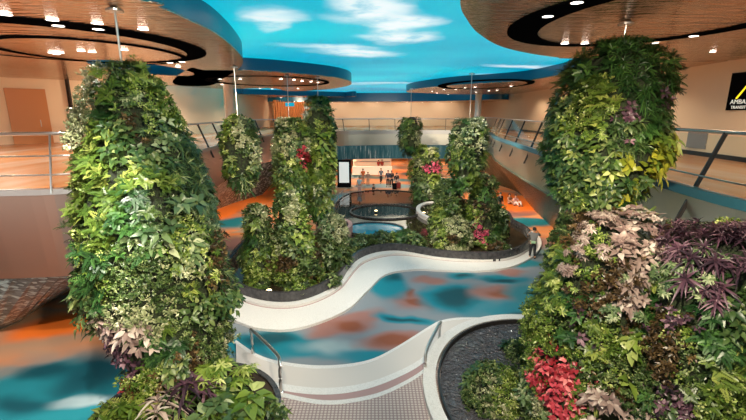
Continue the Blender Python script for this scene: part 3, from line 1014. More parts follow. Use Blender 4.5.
LM = {
    'fern': leaf_mat('fern_leaf', (.045, .09, .012), (.13, .20, .03), (.34, .38, .09)),
    'dark_fern': leaf_mat('dark_fern_leaf', (.012, .045, .012), (.04, .11, .025), (.09, .20, .04)),
    'small': leaf_mat('small_leaf', (.025, .055, .015), (.09, .15, .04), (.28, .33, .13)),
    'pale': leaf_mat('pale_leaf', (.16, .20, .09), (.36, .38, .20), (.62, .60, .42)),
    'broad': leaf_mat('broad_leaf', (.022, .055, .016), (.08, .135, .038), (.24, .28, .10)),
    'silver': leaf_mat('silver_leaf', (.045, .09, .035), (.15, .22, .09), (.46, .50, .30)),
    'lime': leaf_mat('lime_leaf', (.06, .12, .015), (.20, .28, .045), (.50, .54, .20)),
    'yellow': leaf_mat('yellow_leaf', (.16, .20, .02), (.42, .40, .04), (.68, .60, .14)),
    'red': leaf_mat('red_leaf', (.30, .02, .03), (.62, .08, .12), (.80, .25, .25)),
    'pink': leaf_mat('pink_flower', (.22, .03, .06), (.50, .06, .14), (.70, .2, .26)),
    'purple': leaf_mat('purple_leaf', (.03, .018, .028), (.12, .055, .085), (.32, .20, .24)),
    'mauve': leaf_mat('mauve_pale_leaf', (.20, .13, .12), (.42, .32, .28), (.68, .60, .54)),
    'brown': leaf_mat('brown_leaf', (.035, .022, .010), (.10, .06, .025), (.20, .13, .05)),
    'orange': leaf_mat('orange_leaf', (.4, .12, .01), (.62, .25, .02), (.7, .4, .1)),
}


class Tpl:
    """A clump of leaves around the +Z axis, rooted at the origin; all faces are quads."""
    def __init__(self):
        self.v, self.q, self.id, self.nl, self.nv = [], [], [], 0, 0

    def leaf(self, yaw, elev, L, W, off=(0, 0, 0), n=2, fold=.25, curl=.3, wide=.8):
        d = np.array([math.cos(yaw) * math.cos(elev), math.sin(yaw) * math.cos(elev), math.sin(elev)])
        s = np.array([-math.sin(yaw), math.cos(yaw), 0])
        u = np.cross(d, s)
        off = np.array(off, float)
        if n <= 1:
            P = [off, off + d * L * .5 + s * W * .5 + u * W * fold, off + d * L - u * curl * L * .5, off + d * L * .5 - s * W * .5 + u * W * fold]
            self.v += P; b = self.nv
            self.q.append((b, b + 1, b + 2, b + 3)); k = 4
        else:
            P = []
            for i in range(n + 1):
                t = i / n
                ww = W * (.06 + math.sin(PI * min(t ** wide, 1)) * .94) if i < n else W * .06
                c_ = off + d * L * t - u * curl * L * t * t
                P += [c_ - s * ww / 2 + u * ww * fold, c_, c_ + s * ww / 2 + u * ww * fold]
            self.v += P; b = self.nv
            for i in range(n):
                for j in (0, 1):
                    a = b + 3 * i + j
                    self.q.append((a, a + 1, a + 4, a + 3))
            k = 3 * (n + 1)
        self.nv += k
        self.id += [self.nl] * k
        self.nl += 1

    def done(self):
        return np.array(self.v), np.array(self.q, dtype=np.int64), np.array(self.id), self.nl


def U(a, b): return random.uniform(a, b)


def t_fern(far):
    t = Tpl()
    nf = 5 if far else 7
    for k in range(nf):
        yaw, el, L = 2 * PI * k / nf + U(-.3, .3), U(.35, .95), U(.34, .52)
        d = np.array([math.cos(yaw) * math.cos(el), math.sin(yaw) * math.cos(el), math.sin(el)])
        m = 5 if far else 8
        id0 = t.nl
        for i in range(m):
            s = (i + .6) / m
            for sg in (1, -1):
                t.leaf(yaw + sg * 1.05, el * .4, L * (.30 * (1 - s) + .09), L * .10 * (1.6 if far else 1.15), d * L * s - np.array([0, 0, .16 * s * s * L]), n=1, fold=.1, curl=.2)
                t.id[-4:] = [id0] * 4
        t.nl = id0 + 1
    return t.done()


def t_small(far):
    t = Tpl()
    for k in range(9 if far else 15):
        a, r = U(0, 2 * PI), U(0, .12)
        t.leaf(U(0, 2 * PI), U(.1, 1.2), U(.07, .12) * (1.35 if far else 1), U(.04, .06) * (1.35 if far else 1), (r * math.cos(a), r * math.sin(a), U(0, .10)), n=1)
    return t.done()


def t_broad(far, L=.24, W=.145, k=6):
    t = Tpl()
    for i in range(k):
        yaw = 2 * PI * i / k + U(-.5, .5)
        t.leaf(yaw, U(.15, .9), L * U(.75, 1.2), W * U(.85, 1.15), (.05 * math.cos(yaw), .05 * math.sin(yaw), U(.02, .14)), n=1 if far else 3, curl=U(.1, .45), fold=.2)
    return t.done()


def t_lance(far):
    t = Tpl()
    for i in range(7 if far else 11):
        t.leaf(U(0, 2 * PI), U(.3, 1.2), U(.26, .44), U(.03, .05) * (1.5 if far else 1), (0, 0, 0), n=2 if far else 3, curl=U(.2, .6), fold=.2)
    return t.done()


def t_umbrella(far):
    t = Tpl()
    for w_ in range(3):
        a, r, h = U(0, 2 * PI), U(.05, .16), U(.10, .28)
        o = (r * math.cos(a), r * math.sin(a), h)
        for i in range(6 if far else 8):
            t.leaf(2 * PI * i / (6 if far else 8) + U(-.15, .15), U(-.25, .25), U(.13, .19), U(.045, .06), o, n=1 if far else 2, curl=.3, fold=.15)
    return t.done()


def t_cord(far):
    t = Tpl()
    for i in range(10 if far else 15):
        t.leaf(2.4 * i + U(-.2, .2), .25 + 1.1 * i / 15, U(.38, .58), U(.06, .085), (0, 0, .02 * i), n=2 if far else 4, curl=U(.2, .5), fold=.3, wide=.7)
    return t.done()


#            builder, clumps per m2, scale, gravity
SPECIES = {
    'fern': (t_fern, 20, .85, .5, 'fern'), 'dark_fern': (t_fern, 24, .85, .8, 'dark_fern'), 'small': (t_small, 85, 1.0, 0, 'small'),
    'pale': (t_small, 75, 1.15, 0, 'pale'), 'broad': (t_broad, 40, 1.0, .8, 'broad'),
    'big': (lambda f: t_broad(f, .42, .22, 5), 17, .85, .8, 'silver'), 'silver': (t_broad, 38, .85, .6, 'silver'),
    'lance': (t_lance, 34, 1.0, 1.0, 'broad'), 'grass': (t_lance, 36, 1.0, 1.4, 'dark_fern'), 'umbrella': (t_umbrella, 26, 1.0, .4, 'lime'), 'umbrella_pale': (t_umbrella, 28, 1.0, .5, 'mauve'),
    'umbrella_dark': (t_umbrella, 32, .95, .5, 'silver'), 'lime_big': (lambda f: t_broad(f, .34, .21, 5), 14, 1.0, .6, 'lime'),
    'yellow': (lambda f: t_broad(f, .34, .28, 5), 19, 1.0, .7, 'yellow'), 'red': (lambda f: t_broad(f, .20, .13, 6), 28, 1.0, .3, 'red'), 'pink': (t_small, 45, 1.1, 0, 'pink'),
    'purple': (t_cord, 13, .9, .9, 'purple'), 'mauve': (lambda f: t_broad(f, .32, .16, 6), 20, 1.0, .8, 'mauve'), 'purple_small': (t_broad, 28, .7, .5, 'purple'),
    'brown': (t_small, 70, 1.1, .3, 'brown'), 'orange': (t_broad, 20, .9, .5, 'orange'), 'lime': (t_small, 80, 1.15, 0, 'lime'), 'yellow_fern': (t_fern, 20, .75, .6, 'yellow'),
}
PART = {'fern': 'fern_foliage', 'dark_fern': 'dark_fern_foliage', 'small': 'small_leaf_foliage', 'pale': 'pale_leaf_foliage', 'broad': 'broad_leaf_foliage', 'big': 'large_leaf_foliage',
        'silver': 'silver_leaf_foliage', 'lance': 'strap_leaf_foliage', 'grass': 'grassy_foliage', 'umbrella': 'whorled_leaf_foliage', 'umbrella_pale': 'pale_whorled_foliage',
        'umbrella_dark': 'grey_whorled_foliage', 'lime_big': 'lime_leaf_foliage', 'yellow': 'yellow_leaf_foliage', 'red': 'red_leaf_foliage', 'pink': 'pink_flower_cluster',
        'purple': 'purple_strap_foliage', 'mauve': 'mauve_leaf_foliage', 'purple_small': 'purple_leaf_foliage', 'brown': 'brown_leaf_foliage', 'orange': 'orange_leaf_foliage',
        'lime': 'lime_small_foliage', 'yellow_fern': 'yellow_fern_foliage'}
TP = {}


def tpls(sp, far):
    if (sp, far) not in TP:
        TP[(sp, far)] = [SPECIES[sp][0](far) for _ in range(4)]
    return TP[(sp, far)]


def scatter_mesh(name, sp, pts, nrm, far, scale=1.0, up=.45):
    """One mesh of leaf clumps of one kind, standing on the given points."""
    V, Q, T, nb = [], [], [], 0
    ks, gr = SPECIES[sp][2] * scale, SPECIES[sp][3]
    which = RNG.integers(0, 4, len(pts))
    for j, (v, q, lid, nl) in enumerate(tpls(sp, far)):
        sel = np.where(which == j)[0]
        m = len(sel)
        if m == 0: continue
        z = nrm[sel] * (1 - up) + np.array([0, 0, up]) + RNG.normal(0, .18, (m, 3))
        z /= np.linalg.norm(z, axis=1, keepdims=True)
        a = RNG.normal(0, 1, (m, 3))
        x = np.cross(a, z); x /= np.linalg.norm(x, axis=1, keepdims=True)
        y = np.cross(z, x)
        s = ks * RNG.uniform(.75, 1.3, m)
        R = np.stack([x, y, z], axis=1)                       # m,3(local),3(world)
        W = np.einsum('nk,mkc->mnc', v, R) * s[:, None, None]
        r2 = (W ** 2).sum(-1)
        W[:, :, 2] -= gr * r2
        W += pts[sel][:, None, :]
        tint = np.clip(RNG.uniform(.0, .85, (m, 1)) + RNG.normal(0, .22, (m, nl)), 0, 1)[:, lid]
        n = len(v)
        V.append(W.reshape(-1, 3)); T.append(tint.reshape(-1))
        Q.append((q[None] + (nb + np.arange(m) * n)[:, None, None]).reshape(-1, 4))
        nb += m * n
    V, Q, T = np.concatenate(V), np.concatenate(Q), np.concatenate(T)
    me = bpy.data.meshes.new(name)
    me.vertices.add(len(V)); me.vertices.foreach_set('co', V.astype(np.float32).ravel())
    me.loops.add(Q.size); me.loops.foreach_set('vertex_index', Q.astype(np.int32).ravel())
    me.polygons.add(len(Q)); me.polygons.foreach_set('loop_start', (np.arange(len(Q)) * 4).astype(np.int32))
    me.update(calc_edges=True)
    me.polygons.foreach_set('use_smooth', np.ones(len(Q), dtype=bool))
    at_ = me.attributes.new('tint', 'FLOAT', 'POINT')
    at_.data.foreach_set('value', T.astype(np.float32))
    return me


def column(name, label, cat, x, y, z0, z1, prof, seeds, back=('small', 'fern', 'dark_fern', 'broad'), far=False, dens=1.0, scale=1.0, group=None, rod=None, nback=8, lump=.10, foot=None, lean=(0, 0)):
    """A planted column: felt core, patches of leaves, and (when hung) its rod. seeds: (-1 left .. 1 right, 0 top .. 1 bottom, kind)."""
    root = empty(name, (x, y, z0), label, cat, group)
    prof = [p * (.88 if far else .78) for p in prof]
    z1 -= .15 if far else .30
    scale *= .80 if far else .60
    H = z1 - z0
    ts = np.linspace(0, 1, len(prof))

    def rad(t): return np.interp(t, ts, prof)
    Rm = float(np.mean(prof))
    ph = RNG.uniform(0, 6.28, 6)

    def lumps(th, t): return 1 + lump * (np.sin(3 * th + ph[0] + 5 * t) * .5 + np.sin(2 * th - 9 * t + ph[1]) * .5 + np.sin(5 * th + 14 * t + ph[2]) * .35)
    bm = bmesh.new()
    nz_, na = 14, 20
    rg = []
    for i in range(nz_ + 1):
        t = i / nz_
        rr = float(rad(t)) * .95 * (.55 if i in (0, nz_) else 1)
        rg.append([bm.verts.new((x + lean[0] * t + rr * float(lumps(a, t)) * math.cos(a), y + lean[1] * t + rr * float(lumps(a, t)) * math.sin(a), z0 + H * t)) for a in (2 * PI * k / na for k in range(na))])
    for A, B in zip(rg, rg[1:]):
        for k in range(na): bm.faces.new((A[k], A[(k + 1) % na], B[(k + 1) % na], B[k]))
    bm.faces.new(rg[0]); bm.faces.new(rg[-1])
    bm_obj('felt_core', bm, M['trunk'], root, smooth=True)
    if rod:
        bm = bmesh.new(); add_tube(bm, [(x + lean[0], y + lean[1], z1 - .3), (x + lean[0], y + lean[1], rod)], .022)
        add_lathe(bm, [(.16, 0), (.16, .04), (.06, .08)], 16, (x + lean[0], y + lean[1], rod - .08))
        bm_obj('suspension_rod', bm, M['steel'], root)
    if foot:
        bm = bmesh.new(); add_lathe(bm, foot, 20, (x, y, 0)); bm_obj('foot', bm, M['dark_steel'], root, smooth=True)
    phi0 = math.atan2(-y, -x)
    S = [(phi0 + math.asin(max(-1, min(1, u))), 1 - v, sp) for u, v, sp in seeds]
    for k in range(len(seeds) // 2):
        S.append((phi0 + U(-1.5, 1.5), U(0, 1), random.choice([q for _, _, q in seeds if q in ('small', 'fern', 'dark_fern', 'broad', 'lime', 'pale', 'lance', 'grass', 'brown')] or ['small'])))
    for k in range(nback):
        S.append((phi0 + PI + U(-1.3, 1.3), U(0, 1), random.choice(back)))
    # sample the surface densely, then thin every patch to its own density
    area = 2 * PI * Rm * H
    dmax = 130 * dens / scale ** 1.7
    n = int(area * dmax)
    th, t = RNG.uniform(0, 2 * PI, n), RNG.uniform(0, 1, n)
    keep = RNG.uniform(0, max(prof), n) < rad(t)
    th, t = th[keep], t[keep]
    ncap = int(PI * prof[-1] ** 2 * dmax)
    cr, ct = np.sqrt(RNG.uniform(0, 1, ncap)), RNG.uniform(0, 2 * PI, ncap)
    ncb = int(PI * prof[0] ** 2 * dmax) if z0 > 1 else 0
    br, bt = np.sqrt(RNG.uniform(0, 1, ncb)), RNG.uniform(0, 2 * PI, ncb)
    TH = np.concatenate([th, ct, bt]); TT = np.concatenate([t, np.ones(ncap), np.zeros(ncb)])
    RR = np.concatenate([rad(t), cr * prof[-1], br * prof[0]]) * lumps(TH, TT) + RNG.uniform(-.10, .15, len(TH)) * min(1, Rm)
    ND = np.stack([np.cos(TH), np.sin(TH), np.zeros(len(TH))], 1)
    slope_ = np.interp(TT, ts, -np.gradient(np.array(prof, float), ts) / H) if len(prof) > 1 else 0
    ND[:, 2] = np.clip(slope_, -.8, .8)
    ND[len(th):len(th) + ncap] = (0, 0, 1)
    ND[len(th) + ncap:] *= .7; ND[len(th) + ncap:, 2] = -.6
    ND /= np.linalg.norm(ND, axis=1, keepdims=True)
    PT = np.stack([x + lean[0] * TT + RR * np.cos(TH), y + lean[1] * TT + RR * np.sin(TH), z0 + H * TT], 1)
    TA = TH.copy()
    TA[len(th):len(th) + ncap] = phi0 + ((ct - phi0 + PI) % (2 * PI) - PI) * .45
    best = np.full(len(TH), 1e9); idx = np.zeros(len(TH), int)
    wob = .18 * Rm * np.sin(TH * 4 + TT * 21) + .12 * Rm * np.sin(TT * 37 - TH * 3)
    for k, (a, b, sp) in enumerate(S):
        da = np.abs((TA - a + PI) % (2 * PI) - PI) * Rm
        dd = np.hypot(da + wob * .5, (TT - b) * H * .9 + wob) + RNG.normal(0, .11, len(TH)) * Rm
        hit = dd < best
        best[hit] = dd[hit]; idx[hit] = k
    roll = RNG.uniform(0, 1, len(TH))
    relief = RNG.uniform(-.12, .18, len(S)) * min(1, Rm)
    for k, (a, b, sp) in enumerate(S):
        sel = np.where((idx == k) & (roll < SPECIES[sp][1] / 100))[0]
        if len(sel) < (10 if sp == 'pink' else 5): continue
        me = scatter_mesh(PART[sp], sp, PT[sel] + ND[sel] * relief[k], ND[sel], far, scale)
        o = link_mesh(PART[sp], me, LM[SPECIES[sp][4]], root)
    return root


def plant(name, label, cat, x, y, z, sp, far=False, scale=1.0, n=1, spread=.12, stem=.25, group=None, m=None, up=.85):
    """A single potted-out plant: stems and its crown of leaves."""
    root = empty(name, (x, y, z), label, cat, group)
    pts, nr = [], []
    bm = bmesh.new()
    for k in range(n):
        a, r = U(0, 2 * PI), spread * math.sqrt(U(0, 1))
        h = stem * U(.6, 1.15)
        q = (x + r * math.cos(a), y + r * math.sin(a), z + h)
        add_tube(bm, [(x + r * .3 * math.cos(a), y + r * .3 * math.sin(a), z - .03), q], .012 * scale, 6)
        pts.append(q); nr.append((math.cos(a) * .5, math.sin(a) * .5, 1))
    bm_obj('stem', bm, LM['brown'], root)
    nr = np.array(nr); nr /= np.linalg.norm(nr, axis=1, keepdims=True)
    link_mesh('leaves', scatter_mesh('leaves', sp, np.array(pts), nr, far, scale, up), m or LM[SPECIES[sp][4]], root)
    return root


# ------------------------------------------------------------------ the planted columns
column('vertical_garden', 'tallest and widest plant column, on the left, with ferns and big silvery leaves', 'vertical garden', -4.55, 8.75, .9, 8.75,
       [1.05, 1.2, 1.36, 1.5, 1.6, 1.64, 1.62, 1.5, 1.22, .85, .38],
       [(-.1, .02, 'small'), (.45, .05, 'fern'), (-.6, .10, 'dark_fern'), (.1, .10, 'umbrella_dark'), (.75, .12, 'lime'), (.5, .16, 'silver'), (-.1, .18, 'broad'), (-.75, .20, 'fern'),
        (-.9, .30, 'fern'), (-.5, .29, 'fern'), (.2, .24, 'broad'), (.35, .20, 'umbrella_dark'), (.75, .26, 'lance'), (-.72, .40, 'fern'), (-.1, .36, 'dark_fern'), (.0, .40, 'big'),
        (.3, .37, 'big'), (.45, .45, 'big'), (.8, .40, 'umbrella_dark'), (-.35, .47, 'dark_fern'), (-.85, .52, 'lime'), (-.5, .54, 'small'), (.05, .52, 'small'), (.3, .53, 'umbrella'),
        (.55, .52, 'umbrella'), (.85, .55, 'lance'), (-.75, .62, 'pale'), (-.35, .62, 'pale'), (.0, .62, 'small'), (.35, .60, 'fern'), (.75, .64, 'broad'), (-.5, .70, 'mauve'),
        (-.1, .71, 'dark_fern'), (.35, .70, 'small'), (.8, .73, 'small'), (-.7, .78, 'purple_small'), (-.2, .80, 'grass'), (.25, .80, 'brown'), (.65, .82, 'pale'), (-.4, .89, 'brown'), (.1, .90, 'brown'), (.6, .92, 'small'), (-.1, .97, 'brown')],
       rod=9.6, lean=(-.48, 0))
column('vertical_garden', 'broad hanging plant column under the right black ring, yellow leaves low on it', 'vertical garden', 5.42, 10.0, 5.45, 9.3,
       [.75, 1.05, 1.26, 1.36, 1.40, 1.38, 1.30, 1.12, .75],
       [(-.5, .06, 'dark_fern'), (.1, .05, 'grass'), (.6, .08, 'grass'), (.0, .22, 'grass'), (.55, .25, 'grass'), (.9, .3, 'purple_small'), (-.7, .22, 'dark_fern'), (-.85, .38, 'broad'), (-.5, .38, 'lime'),
        (-.1, .38, 'fern'), (.3, .42, 'purple_small'), (.75, .5, 'dark_fern'), (-.6, .55, 'fern'), (-.25, .54, 'umbrella'), (.1, .52, 'lance'), (.45, .56, 'lance'), (-.85, .66, 'broad'), (-.45, .72, 'broad'),
        (0, .70, 'broad'), (.9, .62, 'lime_big'), (.85, .76, 'yellow'), (.6, .74, 'yellow'), (.75, .84, 'yellow'), (.9, .69, 'yellow'), (.5, .64, 'lime_big'), (.45, .84, 'lime_big'), (.25, .66, 'mauve'), (-.2, .86, 'dark_fern'), (.2, .90, 'broad'), (.75, .92, 'yellow'), (-.6, .92, 'broad')],
       rod=9.6, lean=(.25, 0))
column('vertical_garden', 'right standing plant column with cascading pale leaves on top and a patch of red leaves', 'vertical garden', 5.1, 8.6, .2, 5.6,
       [1.4, 1.55, 1.65, 1.6, 1.5, 1.4, 1.3, 1.22, .95],
       [(-.7, .03, 'umbrella_pale'), (-.2, .0, 'umbrella_pale'), (.3, .04, 'mauve'), (.8, .05, 'mauve'), (-.4, .12, 'umbrella_pale'), (.1, .15, 'brown'), (.5, .18, 'mauve'), (-.85, .18, 'fern'), (-.9, .32, 'fern'),
        (-.55, .26, 'umbrella'), (-.5, .40, 'small'), (-.15, .30, 'brown'), (-.2, .38, 'purple_small'), (-.3, .34, 'dark_fern'), (.2, .32, 'umbrella_dark'), (.65, .34, 'brown'), (-.8, .48, 'lime'), (-.3, .48, 'fern'), (.15, .46, 'lime'), (.6, .48, 'lime_big'),
        (-.75, .60, 'lime'), (-.25, .60, 'small'), (.3, .58, 'brown'), (-.95, .66, 'lime'), (-.8, .70, 'lime'), (-.6, .63, 'red'), (-.42, .66, 'red'), (-.30, .62, 'red'), (.3, .70, 'mauve'), (.7, .64, 'small'), (-.55, .73, 'red'), (-.35, .73, 'red'), (-.75, .66, 'red'),
        (.1, .82, 'mauve'), (.5, .82, 'small'), (-.2, .88, 'silver'), (-.8, .90, 'pale'), (-.4, .95, 'small'), (.2, .95, 'lime')],
       back=('small', 'fern', 'brown'))
column('vertical_garden', 'dark plant column at the right edge topped with purple strap leaves', 'vertical garden', 6.45, 7.5, .2, 5.6,
       [1.2, 1.3, 1.4, 1.45, 1.4, 1.3, 1.2, 1.0],
       [(-.6, .02, 'purple'), (-.75, .10, 'purple'), (-.45, .20, 'purple'), (-.1, .0, 'purple'), (.4, .03, 'purple'), (.85, .03, 'purple'), (-.8, .14, 'umbrella_dark'), (-.35, .13, 'umbrella_dark'), (.2, .12, 'purple'), (.0, .20, 'dark_fern'), (.6, .18, 'broad'), (-.7, .28, 'dark_fern'), (-.2, .28, 'purple_small'),
        (.3, .30, 'dark_fern'), (.7, .32, 'fern'), (-.85, .42, 'lime_big'), (-.4, .42, 'brown'), (.1, .42, 'small'), (.6, .46, 'lime'), (-.6, .56, 'small'), (-.1, .58, 'purple_small'), (.4, .58, 'lime'), (-.7, .72, 'dark_fern'), (-.2, .74, 'small'), (.3, .72, 'fern')])
column('vertical_garden', 'slim hanging plant column left of the two tall middle columns', 'vertical garden', -6.05, 19.0, 4.15, 7.45, [.2, .5, .68, .74, .76, .74, .66, .42],
       [(-.5, .05, 'lime'), (.3, .03, 'pale'), (.7, .15, 'small'), (-.7, .25, 'lime'), (0, .22, 'pale'), (-.4, .40, 'fern'), (.4, .4, 'small'), (.8, .45, 'pale'), (-.6, .6, 'broad'), (.1, .6, 'dark_fern'), (.6, .7, 'broad'), (0, .85, 'lance'), (.2, .97, 'grass')],
       far=True, dens=.8, scale=1.15, rod=9.6)
column('vertical_garden', 'broader of the two tall middle columns, with a red patch', 'vertical garden', -4.65, 23.5, 1.9, 7.35, [.5, .75, .9, .98, 1.0, 1.0, .95, .85, .6],
       [(-.5, .04, 'pale'), (.3, .03, 'small'), (-.7, .15, 'small'), (.1, .15, 'pale'), (.7, .14, 'fern'), (-.4, .28, 'pale'), (.2, .27, 'silver'), (.72, .38, 'red'), (.75, .33, 'red'), (-.6, .42, 'small'), (0, .42, 'lime'), (-.3, .56, 'broad'), (.4, .54, 'fern'), (-.5, .7, 'lime'), (.2, .72, 'broad'), (0, .9, 'dark_fern')],
       far=True, dens=.8, scale=1.2, rod=9.6, foot=[(.5, .3), (.4, .5), (.4, 2.2)])
column('vertical_garden', 'slimmer and taller of the two tall middle columns, on a dark trunk', 'vertical garden', -3.15, 24.6, 1.4, 8.45, [.4, .65, .75, .8, .82, .82, .78, .7, .45],
       [(-.4, .03, 'fern'), (.4, .05, 'lime'), (0, .15, 'fern'), (.6, .2, 'lime'), (-.4, .3, 'broad'), (.3, .32, 'lime_big'), (.7, .36, 'fern'), (-.1, .45, 'lime'), (.5, .5, 'lime_big'), (-.4, .6, 'fern'), (.3, .65, 'lime'), (0, .8, 'broad'), (.5, .85, 'fern'), (0, .95, 'dark_fern')],
       far=True, dens=.8, scale=1.2, rod=9.6, foot=[(.45, .3), (.32, .6), (.30, 1.6)])
column('vertical_garden', 'left cone shaped column in the left planter, fern green and narrow', 'vertical garden', -4.98, 17.4, .3, 3.75, [.58, .68, .68, .63, .56, .48, .34],
       [(-.5, .05, 'small'), (.4, .05, 'pale'), (-.3, .2, 'fern'), (.5, .25, 'small'), (-.6, .4, 'dark_fern'), (.2, .45, 'small'), (-.3, .6, 'fern'), (.5, .65, 'brown'), (-.5, .8, 'lime'), (.1, .85, 'lime'), (.5, .92, 'fern')], far=True, dens=.9, scale=1.05)
column('vertical_garden', 'taller cone shaped column in the left planter beside the narrow one', 'vertical garden', -3.25, 17.3, .3, 4.35, [.90, .98, .96, .88, .78, .67, .56, .36],
       [(-.4, .04, 'small'), (.4, .05, 'pale'), (-.6, .2, 'fern'), (.2, .2, 'pale'), (.7, .25, 'lime'), (-.3, .36, 'broad'), (.4, .4, 'lime_big'), (-.6, .52, 'small'), (.1, .55, 'broad'), (.6, .58, 'fern'), (-.4, .72, 'brown'), (.3, .74, 'small'), (.8, .8, 'small'), (-.5, .9, 'lime'), (.1, .92, 'small'), (.6, .95, 'brown')],
       far=True, dens=.9, scale=1.05, lean=(-.35, 0))
column('round_shrub', 'small bushy shrub at the right end of the left planter', 'shrub', -1.9, 18.9, .3, 2.95, [.5, .66, .7, .66, .55, .35],
       [(0, .05, 'pale'), (-.5, .2, 'silver'), (.5, .25, 'pale'), (0, .45, 'small'), (-.5, .6, 'silver'), (.4, .7, 'small'), (0, .9, 'broad')], far=True, dens=.9, scale=1.05, nback=4)
column('vertical_garden', 'smallest hanging plant column in front of the far balcony', 'vertical garden', 3.2, 36, 4.0, 7.25, [.3, .62, .78, .82, .78, .6], [(-.4, .1, 'fern'), (.4, .1, 'mauve'), (0, .3, 'small'), (-.5, .5, 'broad'), (.5, .5, 'pale'), (0, .8, 'dark_fern')], far=True, dens=.55, scale=1.5, rod=9.6, nback=4)
column('vertical_garden', 'far standing plant column with a small pink patch in the pond', 'vertical garden', 4.55, 35.6, .3, 4.75, [.9, 1.15, 1.25, 1.2, 1.1, .8], [(-.4, .05, 'lime'), (.3, .05, 'pale'), (-.6, .25, 'pale'), (.2, .25, 'small'), (.35, .34, 'pink'), (.15, .36, 'pink'), (-.4, .5, 'small'), (.5, .5, 'fern'), (-.2, .7, 'broad'), (.4, .75, 'lime'), (0, .92, 'dark_fern')], far=True, dens=.6, scale=1.4, nback=5)
column('vertical_garden', 'hanging plant column with yellow patches above the two right pond cones', 'vertical garden', 5.05, 22.2, 3.7, 7.25, [.55, .66, .72, .95, 1.0, .98, .9, .62],
       [(-.4, .04, 'fern'), (.3, .04, 'pale'), (-.6, .18, 'pale'), (0, .18, 'silver'), (.3, .22, 'yellow'), (.65, .2, 'lime'), (-.3, .34, 'yellow'), (.4, .36, 'yellow'), (-.7, .4, 'pale'), (.05, .45, 'small'), (.7, .5, 'fern'), (-.2, .6, 'dark_fern'), (.4, .65, 'broad'), (0, .8, 'lance'), (.3, .9, 'fern'), (-.4, .88, 'dark_fern')],
       far=True, dens=.85, scale=1.15, rod=9.6)
column('vertical_garden', 'left of the two right pond cones, behind a low round bush', 'vertical garden', 4.3, 22.9, .3, 3.95, [.95, 1.0, .98, .9, .78, .66, .5], [(-.3, .05, 'small'), (.4, .08, 'dark_fern'), (-.5, .25, 'small'), (.2, .3, 'broad'), (.6, .4, 'small'), (-.4, .5, 'fern'), (.2, .6, 'small'), (-.6, .75, 'lime'), (.4, .8, 'brown'), (0, .92, 'pale')], far=True, dens=.85, scale=1.1)
column('vertical_garden', 'right of the two right pond cones, with a pink flower patch', 'vertical garden', 6.15, 22.9, .3, 4.2, [1.0, 1.02, .96, .85, .72, .6, .42], [(-.3, .05, 'fern'), (.4, .05, 'small'), (-.5, .2, 'lime'), (.2, .25, 'dark_fern'), (.7, .3, 'small'), (-.5, .45, 'lime'), (.1, .45, 'brown'), (.6, .55, 'small'), (-.3, .62, 'fern'), (-.05, .72, 'pink'), (.08, .80, 'pink'), (-.15, .78, 'pink'), (.5, .75, 'small'), (-.6, .85, 'brown'), (.2, .93, 'lime'), (.7, .9, 'broad')], far=True, dens=.85, scale=1.1)
column('round_shrub', 'low round bush in front of the right pond cones', 'shrub', 4.35, 21.7, .3, 2.1, [.85, 1.0, .95, .8, .45], [(-.6, .4, 'lime'), (-.3, .1, 'pale'), (.3, .2, 'pale'), (-.7, .7, 'lime'), (0, .5, 'brown'), (.5, .6, 'small'), (0, .85, 'pale')], far=True, dens=.9, scale=1.05, nback=4)
column('round_shrub', 'upright leafy shrub right of the pond cones by the white kerb', 'shrub', 7.45, 24.0, .3, 2.3, [.4, .5, .52, .42, .25], [(0, .1, 'silver'), (-.5, .4, 'umbrella'), (.4, .5, 'silver'), (0, .8, 'broad')], far=True, dens=.9, scale=1.1, nback=3)

# low plants along the front of the pond
pond_row = [(352, 252, .42, 'broad', 'leafy low pond plant nearest the left planter'), (362, 247, .5, 'silver', 'second low pond plant from the left planter'), (372, 246, .42, 'small', 'third low pond plant from the left planter'),
            (382, 244, .5, 'broad', 'fourth low pond plant, in the middle of the row'), (394, 243, .42, 'lime', 'light green low pond plant right of the middle'), (405, 243, .55, 'dark_fern', 'dark ferny pond plant near the low round bush'),
            (414, 246, .5, 'broad', 'last low pond plant before the low round bush')]
for px, py, r, sp, lab in pond_row:
    x, y = at(px, py, .36)
    column('pond_plant', lab, 'plant', x, y, .33, .33 + r * 1.5, [r, r * 1.15, r, r * .5], [(0, .2, sp), (.5, .6, 'small'), (-.5, .6, sp)], far=True, dens=1.0, scale=1.0, group='low plants along the pond edge', nback=2)
# bright ground cover under the left cones
for px, py, r, sp, lab in ((300, 290, .55, 'lime', 'low yellow-green clump at the foot of the taller left cone'), (258, 287, .45, 'fern', 'ferny clump at the foot of the narrow left cone'), (330, 282, .4, 'broad', 'low clump under the small bushy shrub'), (500, 251, .5, 'brown', 'low brownish clump at the right end of the pond')):
    x, y = at(px, py, .36)
    column('ground_cover', lab, 'plant', x, y, .33, .33 + r, [r, r * 1.1, r * .5], [(0, .3, sp), (.5, .6, 'small')], far=True, group='low clumps in the planters', nback=2)

